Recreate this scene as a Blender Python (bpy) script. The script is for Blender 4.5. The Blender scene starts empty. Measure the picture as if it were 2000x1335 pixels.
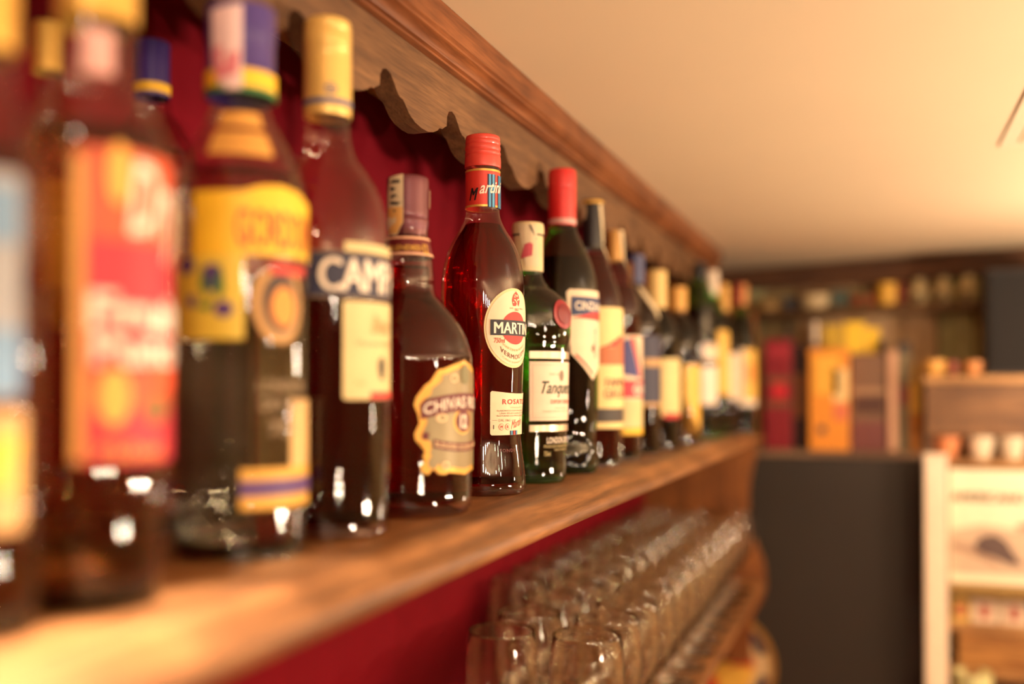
import bpy, bmesh, math, random
from mathutils import Vector, Matrix
random.seed(7)
C = bpy.context.scene.collection
sc = bpy.context.scene
PI = math.pi

# ------------------------------------------------------------------ camera, world, lights, exposure
F = 1944.0                      # focal length in pixels of the 2000x1335 frame (35 mm on a 36 mm sensor)
CZ = 1.75
HY = 762.0                      # horizon row
PY = HY - F*math.tan(math.radians(.8))   # row of the optical axis
YAW, PITCH = math.radians(20.12), math.radians(.8)
cam_d = bpy.data.cameras.new('camera'); cam = bpy.data.objects.new('camera', cam_d); C.objects.link(cam)
cam.location = (0, 0, CZ); cam.rotation_euler = (PI/2 + PITCH, 0, YAW)
cam_d.shift_y = (PY - 667.5)/2000; cam_d.lens = 35; cam_d.sensor_width = 36; cam_d.clip_start = .01
cam_d.dof.use_dof = True; cam_d.dof.focus_distance = .835; cam_d.dof.aperture_fstop = 1.75
cam_d.dof.aperture_blades = 0
sc.camera = cam
sc.view_settings.view_transform = 'Standard'; sc.view_settings.look = 'None'
sc.view_settings.gamma = 1; sc.view_settings.use_curve_mapping = False
sc.view_settings.exposure = 0.08
cy = sc.cycles
cy.use_denoising = True
cy.max_bounces = 24; cy.transparent_max_bounces = 48; cy.transmission_bounces = 22; cy.glossy_bounces = 6; cy.diffuse_bounces = 3
cy.caustics_refractive = True; cy.caustics_reflective = False; cy.blur_glossy = 0.5; cy.sample_clamp_indirect = 80
w = bpy.data.worlds.new('world'); sc.world = w; w.use_nodes = True
w.node_tree.nodes['Background'].inputs[0].default_value = (1.0, .72, .48, 1)
w.node_tree.nodes['Background'].inputs[1].default_value = .12

WARM = (1.0, .77, .57)
def area(name, loc, target, size, power, col=WARM, size_y=None):
    d = bpy.data.lights.new(name, 'AREA'); d.energy = power; d.color = col
    d.shape = 'RECTANGLE'; d.size = size; d.size_y = size_y or size
    o = bpy.data.objects.new(name, d); C.objects.link(o); o.location = loc
    o.rotation_euler = (Vector(target) - Vector(loc)).to_track_quat('-Z', 'Y').to_euler()
    return o
def bulb(name, loc, r, power, col=WARM):
    d = bpy.data.lights.new(name, 'POINT'); d.energy = power; d.color = col; d.shadow_soft_size = r
    o = bpy.data.objects.new(name, d); C.objects.link(o); o.location = loc
    return o
CEIL = CZ + .312
# ceiling spots in a row behind the photographer, and two globe lamps in the room on the right
for k, (x, y) in enumerate([(.28, -.55), (.50, -.62), (.74, -.72), (1.0, -.8)]):
    bulb('ceiling_spot_bulb', (x, y, CEIL - .09), .026, 5)
for k in range(6):  # row of small unseen bulbs added for sparkles on goblets and bottles
    bulb('sparkle_bulb', (1.35, -.25 + .32*k, CEIL - .07), .02, 1.8)
bulb('globe_lamp_bulb', (1.15, 1.45, CZ - .06), .03, 4.5)
bulb('globe_lamp_bulb', (.95, .35, CZ + .10), .025, 3.8)
UP = (1, .76, .53)
area('ceiling_fill', (1.15, 1.0, CZ - .24), (1.15, 1.0, 3), .24, 58, UP)  # upward area lights, added out of view to brighten the ceiling
area('ceiling_fill', (1.3, -.7, CZ - .24), (1.3, -.7, 3), .3, 36, UP)
bulb('shelf_spot_bulb', (-.262, .10, CZ + .22), .012, .3)
for y, e in ((.17, 62), (.25, 56), (.33, 30), (.41, 9)):
    sd = bpy.data.lights.new('shelf_spot', 'SPOT'); sd.energy = e; sd.color = WARM; sd.spot_size = math.radians(17); sd.spot_blend = .7; sd.shadow_soft_size = .008
    so = bpy.data.objects.new('shelf_spot', sd); C.objects.link(so); so.location = (-.238, y, CZ + .25)
    so.rotation_euler = (Vector((-.252, y + .02, CZ-.088)) - so.location).to_track_quat('-Z', 'Y').to_euler()
bulb('unseen_bulb', (.62, 1.95, CZ - .28), .03, 2.0)
bulb('unseen_bulb', (1.1, .25, CZ - .34), .035, 16)  # added fill that brightens the lower red wall and shelf front
bulb('unseen_bulb', (.55, 1.75, CZ + .06), .03, 8)  # added fill that brightens the plank wall

# ------------------------------------------------------------------ picture <-> world helpers
FW = Vector((-math.sin(YAW), math.cos(YAW)))       # horizontal heading
def heading(px): return YAW - math.atan((px - 1000) / F)       # not used for pitched rows
def ray(px, py):
    r = Vector(((px - 1000) / F, (PY - py) / F, -1.0)); r.rotate(cam.rotation_euler); return r
def at_L(px, py, L):
    r = ray(px, py); s = -L / r.x; return Vector((0, 0, CZ)) + r * s
def at_Y(px, py, Y):
    r = ray(px, py); s = Y / r.y; return Vector((0, 0, CZ)) + r * s
def row_z(hor, py): return CZ + hor * math.tan(PITCH + math.atan((PY - py) / F))
def hor_of(p): return p.x * FW.x + p.y * FW.y

# ------------------------------------------------------------------ materials
def lin(c):
    return tuple(((v/255)/12.92 if v/255 <= .04045 else ((v/255+.055)/1.055)**2.4) for v in c) + (1,)
MATS = {}
def new_mat(name):
    m = bpy.data.materials.new(name); m.use_nodes = True; nt = m.node_tree; nt.nodes.clear()
    o = nt.nodes.new('ShaderNodeOutputMaterial'); return m, nt, o
def paint(name, rgb, rough=.5, metal=0., var=.12, scale=60, bump=0., coat=0.):
    if name in MATS: return MATS[name]
    m, nt, o = new_mat(name); N = nt.nodes; K = nt.links
    p = N.new('ShaderNodeBsdfPrincipled'); K.new(p.outputs[0], o.inputs[0])
    c = lin(rgb); tc = N.new('ShaderNodeTexCoord'); nz = N.new('ShaderNodeTexNoise'); nz.inputs['Scale'].default_value = scale
    K.new(tc.outputs['Object'], nz.inputs['Vector'])
    mx = N.new('ShaderNodeMix'); mx.data_type = 'RGBA'
    mx.inputs['A'].default_value = tuple(v*(1-var) for v in c[:3]) + (1,)
    mx.inputs['B'].default_value = tuple(min(1, v*(1+var)) for v in c[:3]) + (1,)
    K.new(nz.outputs['Fac'], mx.inputs['Factor']); K.new(mx.outputs['Result'], p.inputs['Base Color'])
    p.inputs['Roughness'].default_value = rough; p.inputs['Metallic'].default_value = metal
    p.inputs['Coat Weight'].default_value = coat
    if bump:
        b = N.new('ShaderNodeBump'); b.inputs['Strength'].default_value = bump; b.inputs['Distance'].default_value = .001
        K.new(nz.outputs['Fac'], b.inputs['Height']); K.new(b.outputs[0], p.inputs['Normal'])
    MATS[name] = m; return m
def wood(name, a, b, axis='Y', rough=.5, scale=1., dirt=None):
    """grain runs along the given axis"""
    if name in MATS: return MATS[name]
    m, nt, o = new_mat(name); N = nt.nodes; K = nt.links
    p = N.new('ShaderNodeBsdfPrincipled'); K.new(p.outputs[0], o.inputs[0])
    tc = N.new('ShaderNodeTexCoord'); mp = N.new('ShaderNodeMapping'); K.new(tc.outputs['Object'], mp.inputs[0])
    s = [42*scale]*3; s['XYZ'.index(axis)] = 2.6*scale; mp.inputs['Scale'].default_value = s
    n1 = N.new('ShaderNodeTexNoise'); n1.inputs['Scale'].default_value = 1.6; n1.inputs['Detail'].default_value = 7; n1.inputs['Distortion'].default_value = .8
    K.new(mp.outputs[0], n1.inputs['Vector'])
    n2 = N.new('ShaderNodeTexNoise'); n2.inputs['Scale'].default_value = 11; n2.inputs['Detail'].default_value = 4
    K.new(mp.outputs[0], n2.inputs['Vector'])
    n3 = N.new('ShaderNodeTexNoise'); n3.inputs['Scale'].default_value = 9; K.new(tc.outputs['Object'], n3.inputs['Vector'])
    r = N.new('ShaderNodeValToRGB'); r.color_ramp.elements[0].position = .33; r.color_ramp.elements[1].position = .68
    r.color_ramp.elements[0].color = lin(a); r.color_ramp.elements[1].color = lin(b)
    K.new(n1.outputs['Fac'], r.inputs[0])
    m2 = N.new('ShaderNodeMix'); m2.data_type = 'RGBA'; m2.blend_type = 'MULTIPLY'; m2.inputs['Factor'].default_value = .55
    r2 = N.new('ShaderNodeValToRGB'); r2.color_ramp.elements[0].position = .35; r2.color_ramp.elements[1].position = .6
    r2.color_ramp.elements[0].color = (.45, .4, .36, 1); r2.color_ramp.elements[1].color = (1, 1, 1, 1)
    K.new(n2.outputs['Fac'], r2.inputs[0]); K.new(r.outputs[0], m2.inputs['A']); K.new(r2.outputs[0], m2.inputs['B'])
    last = m2.outputs['Result']
    m3 = N.new('ShaderNodeMix'); m3.data_type = 'RGBA'; m3.blend_type = 'MULTIPLY'; m3.inputs['Factor'].default_value = .6
    r3 = N.new('ShaderNodeValToRGB'); r3.color_ramp.elements[0].position = .35; r3.color_ramp.elements[1].position = .65
    r3.color_ramp.elements[0].color = lin(dirt or (175, 160, 150)); r3.color_ramp.elements[1].color = (1, 1, 1, 1)
    K.new(n3.outputs['Fac'], r3.inputs[0]); K.new(last, m3.inputs['A']); K.new(r3.outputs[0], m3.inputs['B'])
    K.new(m3.outputs['Result'], p.inputs['Base Color'])
    p.inputs['Roughness'].default_value = rough
    bm = N.new('ShaderNodeBump'); bm.inputs['Strength'].default_value = .35; bm.inputs['Distance'].default_value = .0008
    K.new(n2.outputs['Fac'], bm.inputs['Height']); K.new(bm.outputs[0], p.inputs['Normal'])
    MATS[name] = m; return m
def glass(name, tint=(1, 1, 1), ior=1.45, gain=1.0):
    """thin bottle glass: tinted see-through wall with a fresnel reflection"""
    if name in MATS: return MATS[name]
    m, nt, o = new_mat(name); N = nt.nodes; K = nt.links
    t = N.new('ShaderNodeBsdfTransparent'); t.inputs[0].default_value = tuple(tint) + (1,)
    g = N.new('ShaderNodeBsdfGlossy'); g.inputs['Roughness'].default_value = .03
    # Schlick reflectance from the facing angle, the same from both sides of the wall
    lw = N.new('ShaderNodeLayerWeight'); lw.inputs[0].default_value = .5
    pw = N.new('ShaderNodeMath'); pw.operation = 'POWER'; pw.inputs[1].default_value = 4.2; K.new(lw.outputs['Facing'], pw.inputs[0])
    fr = N.new('ShaderNodeMath'); fr.operation = 'MULTIPLY_ADD'; fr.inputs[1].default_value = .9; fr.inputs[2].default_value = ((ior-1)/(ior+1))**2 * 1.3
    K.new(pw.outputs[0], fr.inputs[0])
    nz = N.new('ShaderNodeTexNoise'); nz.inputs['Scale'].default_value = 45
    tc = N.new('ShaderNodeTexCoord'); K.new(tc.outputs['Object'], nz.inputs['Vector'])
    b = N.new('ShaderNodeBump'); b.inputs['Strength'].default_value = .12; b.inputs['Distance'].default_value = .0012
    K.new(nz.outputs['Fac'], b.inputs['Height']); K.new(b.outputs[0], g.inputs['Normal'])
    ml = N.new('ShaderNodeMath'); ml.operation = 'MULTIPLY'; ml.inputs[1].default_value = gain; ml.use_clamp = True
    K.new(fr.outputs[0], ml.inputs[0])
    mx = N.new('ShaderNodeMixShader'); K.new(ml.outputs[0], mx.inputs[0]); K.new(t.outputs[0], mx.inputs[1]); K.new(g.outputs[0], mx.inputs[2])
    K.new(mx.outputs[0], o.inputs[0]); MATS[name] = m; return m
def liquid(name, col, ior=1.34, dens=0, trans=.0, solid=False):
    if name in MATS: return MATS[name]
    if solid:
        m, nt, o = new_mat(name); g = nt.nodes.new('ShaderNodeBsdfGlass'); g.inputs['Color'].default_value = tuple(col) + (1,)
        g.inputs['IOR'].default_value = ior; g.inputs['Roughness'].default_value = .0
        nt.links.new(g.outputs[0], o.inputs[0]); MATS[name] = m; return m
    m, nt, o = new_mat(name); N = nt.nodes; K = nt.links
    r = N.new('ShaderNodeBsdfRefraction'); r.inputs['Color'].default_value = tuple(col) + (1,); r.inputs['IOR'].default_value = ior
    r.inputs['Roughness'].default_value = .02
    d = N.new('ShaderNodeBsdfTransparent'); d.inputs[0].default_value = tuple(col) + (1,)
    nz = N.new('ShaderNodeTexNoise'); nz.inputs['Scale'].default_value = 20
    tc = N.new('ShaderNodeTexCoord'); K.new(tc.outputs['Object'], nz.inputs['Vector'])
    b = N.new('ShaderNodeBump'); b.inputs['Strength'].default_value = .08; b.inputs['Distance'].default_value = .002
    K.new(nz.outputs['Fac'], b.inputs['Height']); K.new(b.outputs[0], r.inputs['Normal'])
    mx = N.new('ShaderNodeMixShader'); mx.inputs[0].default_value = trans
    K.new(r.outputs[0], mx.inputs[1]); K.new(d.outputs[0], mx.inputs[2]); K.new(mx.outputs[0], o.inputs[0]); MATS[name] = m; return m

# ------------------------------------------------------------------ object helpers
def link(name, bm, mat, parent=None, smooth=False, loc=None):
    me = bpy.data.meshes.new(name)
    bm.normal_update(); bm.to_mesh(me); bm.free()
    for m in (mat if isinstance(mat, (list, tuple)) else [mat]): me.materials.append(m)
    if smooth:
        for p in me.polygons: p.use_smooth = True
        me.set_sharp_from_angle(angle=math.radians(38))
    o = bpy.data.objects.new(name, me); C.objects.link(o)
    if parent: o.parent = parent
    if loc is not None: o.location = loc
    return o
def tag(o, label=None, cat=None, group=None, kind=None):
    if label: o['label'] = label
    if cat: o['category'] = cat
    if group: o['group'] = group
    if kind: o['kind'] = kind
    return o
def empty(name, loc, label=None, cat=None, group=None, rz=0):
    o = bpy.data.objects.new(name, None); C.objects.link(o); o.location = loc; o.rotation_euler.z = rz
    o.empty_display_size = .02
    return tag(o, label, cat, group)
def box_bm(x0, x1, y0, y1, z0, z1, bev=0, bm=None):
    bm = bm or bmesh.new()
    r = bmesh.ops.create_cube(bm, size=1)
    for v in r['verts']:
        v.co = Vector((x0 + (v.co.x+.5)*(x1-x0), y0 + (v.co.y+.5)*(y1-y0), z0 + (v.co.z+.5)*(z1-z0)))
    if bev:
        es = list({e for v in r['verts'] for e in v.link_edges})
        bmesh.ops.bevel(bm, geom=es, offset=bev, segments=2, affect='EDGES', profile=.6)
    return bm
def spline(pts, n=6):
    """Catmull-Rom through the points; a repeated point is a corner"""
    out = []; seg = []; segs = []
    for p in pts:
        if seg and abs(seg[-1][0]-p[0]) < 1e-9 and abs(seg[-1][1]-p[1]) < 1e-9:
            segs.append(seg); seg = [p]
        else: seg.append(p)
    segs.append(seg)
    for s in segs:
        if len(s) == 1: out.append(s[0]); continue
        for i in range(len(s)-1):
            p0 = s[max(i-1, 0)]; p1 = s[i]; p2 = s[i+1]; p3 = s[min(i+2, len(s)-1)]
            for k in range(n):
                t = k/n
                out.append(tuple(.5*((2*p1[j]) + (-p0[j]+p2[j])*t + (2*p0[j]-5*p1[j]+4*p2[j]-p3[j])*t*t + (-p0[j]+3*p1[j]-3*p2[j]+p3[j])*t**3) for j in (0, 1)))
        out.append(s[-1])
    return out
def lathe(prof, seg=40, bm=None, cx=0, cyy=0):
    bm = bm or bmesh.new(); rings = []
    for r, z in prof:
        if r < 1e-5: rings.append([bm.verts.new((cx, cyy, z))])
        else: rings.append([bm.verts.new((cx + r*math.cos(2*PI*k/seg), cyy + r*math.sin(2*PI*k/seg), z)) for k in range(seg)])
    for a, b in zip(rings[:-1], rings[1:]):
        for k in range(seg):
            k2 = (k+1) % seg
            if len(a) == 1 and len(b) == 1: continue
            if len(a) == 1: bm.faces.new((a[0], b[k2], b[k]))
            elif len(b) == 1: bm.faces.new((a[k], a[k2], b[0]))
            else: bm.faces.new((a[k], a[k2], b[k2], b[k]))
    return bm
def extrude_poly(pts, y0, y1, map3):
    """closed outline extruded between y0 and y1; map3(a,b,y)->xyz"""
    bm = bmesh.new()
    A = [bm.verts.new(map3(a, b, y0)) for a, b in pts]; B = [bm.verts.new(map3(a, b, y1)) for a, b in pts]
    n = len(pts)
    bm.faces.new(A); bm.faces.new(B[::-1])
    for i in range(n): bm.faces.new((A[i], B[i], B[(i+1) % n], A[(i+1) % n]))
    bmesh.ops.recalc_face_normals(bm, faces=bm.faces)
    return bm
def text_mesh(s, bold=0., shear=0., spacing=1.):
    if 'M' in s and bold > 0:                      # the font's M folds over itself when fattened: lay shifted copies instead
        me = text_mesh(s, 0, shear, spacing); bm = bmesh.new(); bm.from_mesh(me); n = list(bm.faces)
        bmesh.ops.triangulate(bm, faces=n); src = bm.faces[:]
        for k, d in enumerate((-bold*1.6, -bold*.8, bold*.8, bold*1.6)):
            r = bmesh.ops.duplicate(bm, geom=src)
            for v in [g for g in r['geom'] if isinstance(g, bmesh.types.BMVert)]: v.co.x += d
        bm.to_mesh(me); bm.free(); return me
    cu = bpy.data.curves.new('lettering', 'FONT'); cu.body = s; cu.size = 1; cu.offset = bold; cu.shear = shear
    cu.space_character = spacing; cu.resolution_u = 3
    o = bpy.data.objects.new('lettering', cu); C.objects.link(o)
    me = bpy.data.meshes.new_from_object(o)
    bpy.data.objects.remove(o); bpy.data.curves.remove(cu)
    return me
def circ(cx, cy_, rx, ry, n=28, a0=0, a1=360):
    return [(cx + rx*math.cos(math.radians(a0+(a1-a0)*k/n)), cy_ + ry*math.sin(math.radians(a0+(a1-a0)*k/n))) for k in range(n + (1 if a1-a0 < 360 else 0))]
def rect(u0, u1, y0, y1): return [(u0, y0), (u1, y0), (u1, y1), (u0, y1)]
def rrect(u0, u1, y0, y1, r=5):
    P = []
    for cx, cy_, a in ((u1-r, y0+r, -90), (u1-r, y1-r, 0), (u0+r, y1-r, 90), (u0+r, y0+r, 180)):
        P += circ(cx, cy_, r, r, 4, a, a+90)
    return P

SHELF_Z = CZ - .088
class Bottle:
    """one bottle; outline given as (half width, row) pairs read off the photograph at the bottle's own distance"""
    def __init__(s, name, label, cx, cyr, L, prof, glassm, cap=None, capm=None, liq=None, liqm=None, group=None,
                 cat='bottle', seg=44, base=None, t=None, capname='cap', z0=None):
        p = at_L(cx, cyr, L) if t is None else None
        s.p = p; s.hor = hor_of(p); s.cx = cx; s.z0 = SHELF_Z if z0 is None else z0
        alpha = math.atan((cx-1000)/F)
        s.k = s.hor / F * math.cos(alpha) * math.cos(PITCH)
        s.root = empty(name, (p.x, p.y, s.z0), label, cat, group)
        s.ang0 = math.atan2(-p.y, -p.x)
        Z = lambda y: row_z(s.hor, y) - s.z0
        s.Z = Z
        pr = [(hw*s.k, Z(y)) for hw, y in prof]             # from the bottom up
        rb = pr[0][0]
        foot = [(0, .007), (rb*.55, .006), (rb*.82, .0015), (rb*.93, 0), (rb*.985, .0015)]
        pr[0] = (rb, .005)
        s.prof = foot + spline(pr, 5)
        s.glassm = glassm
        s.body = link('glass_body', lathe(s.prof, seg), glassm, s.root, True)
        s.sil = sorted([(z, r) for r, z in s.prof[5:]])
        if cap:
            cp = [(hw*s.k, Z(y)) for hw, y in cap]
            cpp = spline(cp, 3)
            cpp = [(cpp[0][0]*.93, cpp[0][1])] + cpp + [(cpp[-1][0]*.9, cpp[-1][1]+.0008), (0, cpp[-1][1]+.0009)]
            s.cap = link(capname, lathe(cpp, seg), capm, s.root, True)
            zt = cp[0][1]
            s.sil = [q for q in s.sil if q[0] < zt] + sorted([(z, r) for r, z in cpp[1:-2]])
        if glassm is G_clear:
            link('glass_base', lathe([(0, .0078), (rb*.6, .0070), (rb*.88, .0060), (rb*.95, .0085), (rb*.955, .004), (rb*.9, .0012), (rb*.8, .0022), (rb*.55, .0066), (0, .0072)][::-1], seg), G_base, s.root, True)
        if liq:
            zl = Z(liq)
            lp = [(0, .0105), (rb*.6, .0095), (rb*.86, .008)]
            lp += [(max(r-.0028, .002), z) for r, z in s.prof[5:] if .009 < z < zl]
            lp += [(max(s.R(zl)-.0028, .002), zl), (0, zl)]
            s.liq = link('liquid', lathe(lp, seg), liqm, s.root, True)
    def R(s, z):
        S = s.sil
        if z <= S[0][0]: return S[0][1]
        for (z0, r0), (z1, r1) in zip(S[:-1], S[1:]):
            if z0 <= z <= z1:
                return r0 if z1-z0 < 1e-7 else r0 + (r1-r0)*(z-z0)/(z1-z0)
        return S[-1][1]
    def zf(s, y, hw): return row_z(s.hor - hw*s.k*.75, y) - s.z0
    def u(s, x, hw): return hw*math.asin(max(-1, min(1, (x-s.cx)/hw)))
    def _place(s, bm, hw, off, fixed, warp):
        for v in bm.verts:
            uu, yy = v.co.x, -v.co.y
            if warp: uu, yy = warp(uu, yy)
            z = s.zf(yy, hw); a = s.ang0 + uu/hw
            r = (fixed if fixed else s.R(z)) + off
            v.co = Vector((r*math.cos(a), r*math.sin(a), z))
    def _cut(s, bm, du, dv):
        bmesh.ops.triangulate(bm, faces=bm.faces[:])
        us = [v.co.x for v in bm.verts]; vs = [v.co.y for v in bm.verts]
        if not us: return
        for lo, hi, d, n in ((min(us), max(us), du, Vector((1, 0, 0))), (min(vs), max(vs), dv, Vector((0, 1, 0)))):
            if not d: continue
            q = lo + d
            while q < hi:
                bmesh.ops.bisect_plane(bm, geom=bm.verts[:]+bm.edges[:]+bm.faces[:], plane_co=n*q, plane_no=n, dist=1e-5)
                q += d
    def patch(s, name, polys, mat, hw, off=.0003, parent=None, du=None, dv=None, fixed=None, warp=None, label=None):
        """flat print or paper laid on the bottle: polygons in (arc pixels from the line facing the camera, row)"""
        if len(polys) > 1 and name not in ('seal_print', 'crest_detail', 'emblem_detail', 'rule'):
            return [s.patch(name, [P], mat, hw, off, parent, du, dv, fixed, warp, label) for P in polys][0]
        bm = bmesh.new()
        for P in polys:
            bm.faces.new([bm.verts.new((a, -b, 0)) for a, b in P])
        s._cut(bm, du or hw*.12, dv)
        s._place(bm, hw, off, fixed, warp)
        bmesh.ops.recalc_face_normals(bm, faces=bm.faces)
        o = link(name, bm, mat, parent or s.root, True)
        if label: o['label'] = label
        if len(polys) > 1: o['kind'] = 'stuff'
        return o
    def text(s, string, u0, u1, y0, y1, mat, hw, off=.0006, parent=None, bold=.0, shear=0, spacing=1., warp=None, fixed=None, name='lettering'):
        me = text_mesh(string, bold, shear, spacing)
        bm = bmesh.new(); bm.from_mesh(me); bpy.data.meshes.remove(me)
        xs = [v.co.x for v in bm.verts]; ys = [v.co.y for v in bm.verts]
        ax, bx, ay, by = min(xs), max(xs), min(ys), max(ys)
        for v in bm.verts:
            v.co = Vector((u0 + (v.co.x-ax)/(bx-ax)*(u1-u0), -(y1 - (v.co.y-ay)/(by-ay)*(y1-y0)), 0))
        s._cut(bm, hw*.14, None)
        s._place(bm, hw, off, fixed, warp)
        return link(name, bm, mat, parent or s.root)
    def band(s, name, y0, y1, mat, off=.0003, parent=None, seg=44, label=None):
        za, zb = s.Z(y1), s.Z(y0)
        n = 6; pr = [(s.R(za+(zb-za)*k/n)+off, za+(zb-za)*k/n) for k in range(n+1)]
        o = link(name, lathe(pr, seg), mat, parent or s.root, True)
        if label: o['label'] = label
        return o

# ------------------------------------------------------------------ the setting
M_ceil = paint('ceiling_plaster', (236, 214, 178), .8, var=.03, scale=6, bump=.1)
M_red = paint('red_paint', (122, 6, 25), .75, var=.1, scale=14, bump=.15)
M_red.node_tree.nodes['Principled BSDF'].inputs['Specular IOR Level'].default_value = .15
M_dark = paint('room_wall', (170, 135, 100), .8)
def slab(name, x0, x1, y0, y1, z0, z1, mat):
    o = link(name, box_bm(x0, x1, y0, y1, z0, z1), mat); o['kind'] = 'structure'; return o
slab('wall_left', -.62, -.498, -1.5, 4.2, 0, CEIL, M_red)
slab('ceiling', -.62, 3.2, -2.6, 4.2, CEIL, CEIL+.1, M_ceil)
slab('floor', -.62, 3.2, -2.6, 4.2, -.1, 0, paint('floor_tile', (110, 80, 58), .5))
slab('wall_right', 3.1, 3.2, -2.6, 4.2, 0, CEIL, M_dark)
slab('wall_rear', -.62, 3.2, -2.6, -2.5, 0, CEIL, M_dark)

# plank wall across the end of the room, turned a little towards the bar
WA, WB = Vector((-.50, 2.695)), Vector((2.6, 1.76))
wdir = (WB-WA).normalized(); wn = Vector((-wdir.y, wdir.x))
wall_back = bpy.data.objects.new('wall_back', None)
bm = bmesh.new()
L_ = (WB-WA).length
bm = box_bm(0, L_, .02, .10, 0, CEIL)
wall_back = link('wall_back', bm, paint('plank_backing', (60, 42, 28), .8))
wall_back.location = (WA.x, WA.y, 0); wall_back.rotation_euler.z = math.atan2(wdir.y, wdir.x); wall_back['kind'] = 'structure'
pm = [wood('plank_olive', (226, 204, 140), (250, 232, 176), 'Z', .7), wood('plank_brown', (220, 176, 124), (246, 208, 160), 'Z', .7),
      wood('plank_green', (206, 204, 140), (236, 234, 176), 'Z', .7)]
x = 0; k = 0
while x < L_ - .02:
    wd = random.uniform(.075, .105)
    link('plank', box_bm(x, min(x+wd-.004, L_), -.004 - random.uniform(0, .005), .02, .02, CEIL-.001, .002), pm[k % 3 if random.random() < .7 else 1], wall_back)
    x += wd; k += 1
# beam along the top of the plank wall
bm = box_bm(0, L_, -.045, -.006, CEIL-.056, CEIL-.002, .004)
link('top_beam', bm, wood('beam_brown', (74, 46, 26), (118, 76, 44), 'X', .7), wall_back)

# ------------------------------------------------------------------ the wooden shelf unit on the left wall
W_shelf = wood('shelf_wood', (118, 80, 46), (176, 124, 76), 'Y', .42, 1.0, (150, 128, 110))
W_val = wood('valance_wood', (104, 72, 44), (136, 98, 62), 'Y', .6, 1.3, (160, 140, 120))
W_crown = wood('crown_wood', (118, 66, 34), (160, 98, 56), 'Y', .42, 1.0, (150, 125, 105))
W_end = wood('end_panel_wood', (128, 76, 36), (176, 112, 58), 'Z', .5)
Y0, YE = -.35, 2.24
unit = empty('bar_shelf_unit', (-.498, 0, SHELF_Z), 'long brown wooden bar shelf unit with scalloped valance against red wall', 'shelf')
mp = lambda a, b, y: Vector((-a+.498, y, b-SHELF_Z))
S = SHELF_Z
pts = [(.4975, S), (.262, S), (.254, S-.0006), (.2485, S-.0028), (.245, S-.0065), (.2425, S-.0085), (.238, S-.0095), (.2345, S-.0122), (.2335, S-.016), (.2335, S-.0195), (.235, S-.0222), (.238, S-.023), (.4975, S-.023)]
link('shelf_board', extrude_poly(pts, Y0, YE, mp), W_shelf, unit, True)
LS = CZ - .414
pts = [(.4975, LS), (.245, LS), (.237, LS-.003), (.2345, LS-.008), (.2345, LS-.017), (.238, LS-.022), (.4975, LS-.022)]
link('lower_shelf_board', extrude_poly(pts, Y0, YE, mp), W_shelf, unit, True)
# crown moulding under the ceiling
H = lambda h: CZ + h
pts = [(.362, H(.3115)), (.325, H(.3115)), (.325, H(.289)), (.3275, H(.2870)), (.3275, H(.2850)), (.330, H(.2838)), (.333, H(.2822)), (.335, H(.2800)),
       (.3365, H(.2775)), (.3395, H(.2765)), (.3395, H(.2745)), (.342, H(.2735)), (.362, H(.2735))]
link('crown_moulding', extrude_poly(pts, Y0, YE+.012, mp), W_crown, unit, True)
# scalloped valance
def scal(q):
    K = [(0, .2255), (.012, .2262), (.02, .235), (.05, .2400), (.10, .2418), (.16, .2400), (.21, .2345), (.25, .2290), (.29, .2266), (.33, .2262), (.36, .2235), (.42, .2178),
         (.50, .2140), (.60, .2122), (.70, .2122), (.79, .2145), (.86, .2180), (.885, .2205), (.90, .2212), (.94, .2216), (.985, .2248), (1.0, .2255)]
    for (a, b), (c, d) in zip(K[:-1], K[1:]):
        if a <= q <= c: return b + (d-b)*(q-a)/(c-a)
    return .2255
per = .1225; ph = .655
ys = []
yv = Y0
edge = []
k0 = math.floor((Y0-ph)/per)
qs = [0, .012, .02, .035, .05, .075, .10, .13, .16, .19, .21, .23, .25, .27, .29, .33, .345, .36, .39, .42, .46, .50, .55, .60, .65, .70, .745, .79, .825, .86, .885, .90, .94, .965, .985]
for kk in range(k0, 40):
    for q in qs:
        y = ph + (kk+q)*per
        if Y0 < y < YE-.001: edge.append((y, H(scal(q)+ (0 if 0 else 0))))
bm = bmesh.new()
LF, LB = .345, .363
topz = H(.2760)
prev = None
for y, z in [(Y0, edge[0][1])] + edge + [(YE, edge[-1][1])]:
    q = [bm.verts.new((-LF+.498, y, z-S)), bm.verts.new((-LF+.498, y, topz-S)), bm.verts.new((-LB+.498, y, topz-S)), bm.verts.new((-LB+.498, y, z-S))]
    if prev:
        for i in range(4): bm.faces.new((prev[i], prev[(i+1) % 4], q[(i+1) % 4], q[i]))
    else: bm.faces.new(q)
    prev = q
bm.faces.new(prev[::-1])
bmesh.ops.recalc_face_normals(bm, faces=bm.faces)
link('valance', bm, W_val, unit, True)
# curved end panel
front = [(.335, H(.3115)), (.335, H(.27)), (.322, H(.235)), (.295, H(.205)), (.262, H(.18)), (.250, H(.15)), (.246, H(.05)), (.246, H(-.085)), (.247, H(-.125)),
         (.256, H(-.16)), (.264, H(-.20)), (.266, H(-.25)), (.262, H(-.30)), (.250, H(-.34)), (.236, H(-.375)), (.232, H(-.40)), (.232, H(-.44)), (.245, H(-.47)), (.262, H(-.51)), (.264, H(-.60))]
pts = [(.4975, H(.3115))] + spline(front, 3) + [(.4975, H(-.60))]
link('end_panel', extrude_poly(pts, YE, YE+.022, mp), W_end, unit, False)

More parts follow.
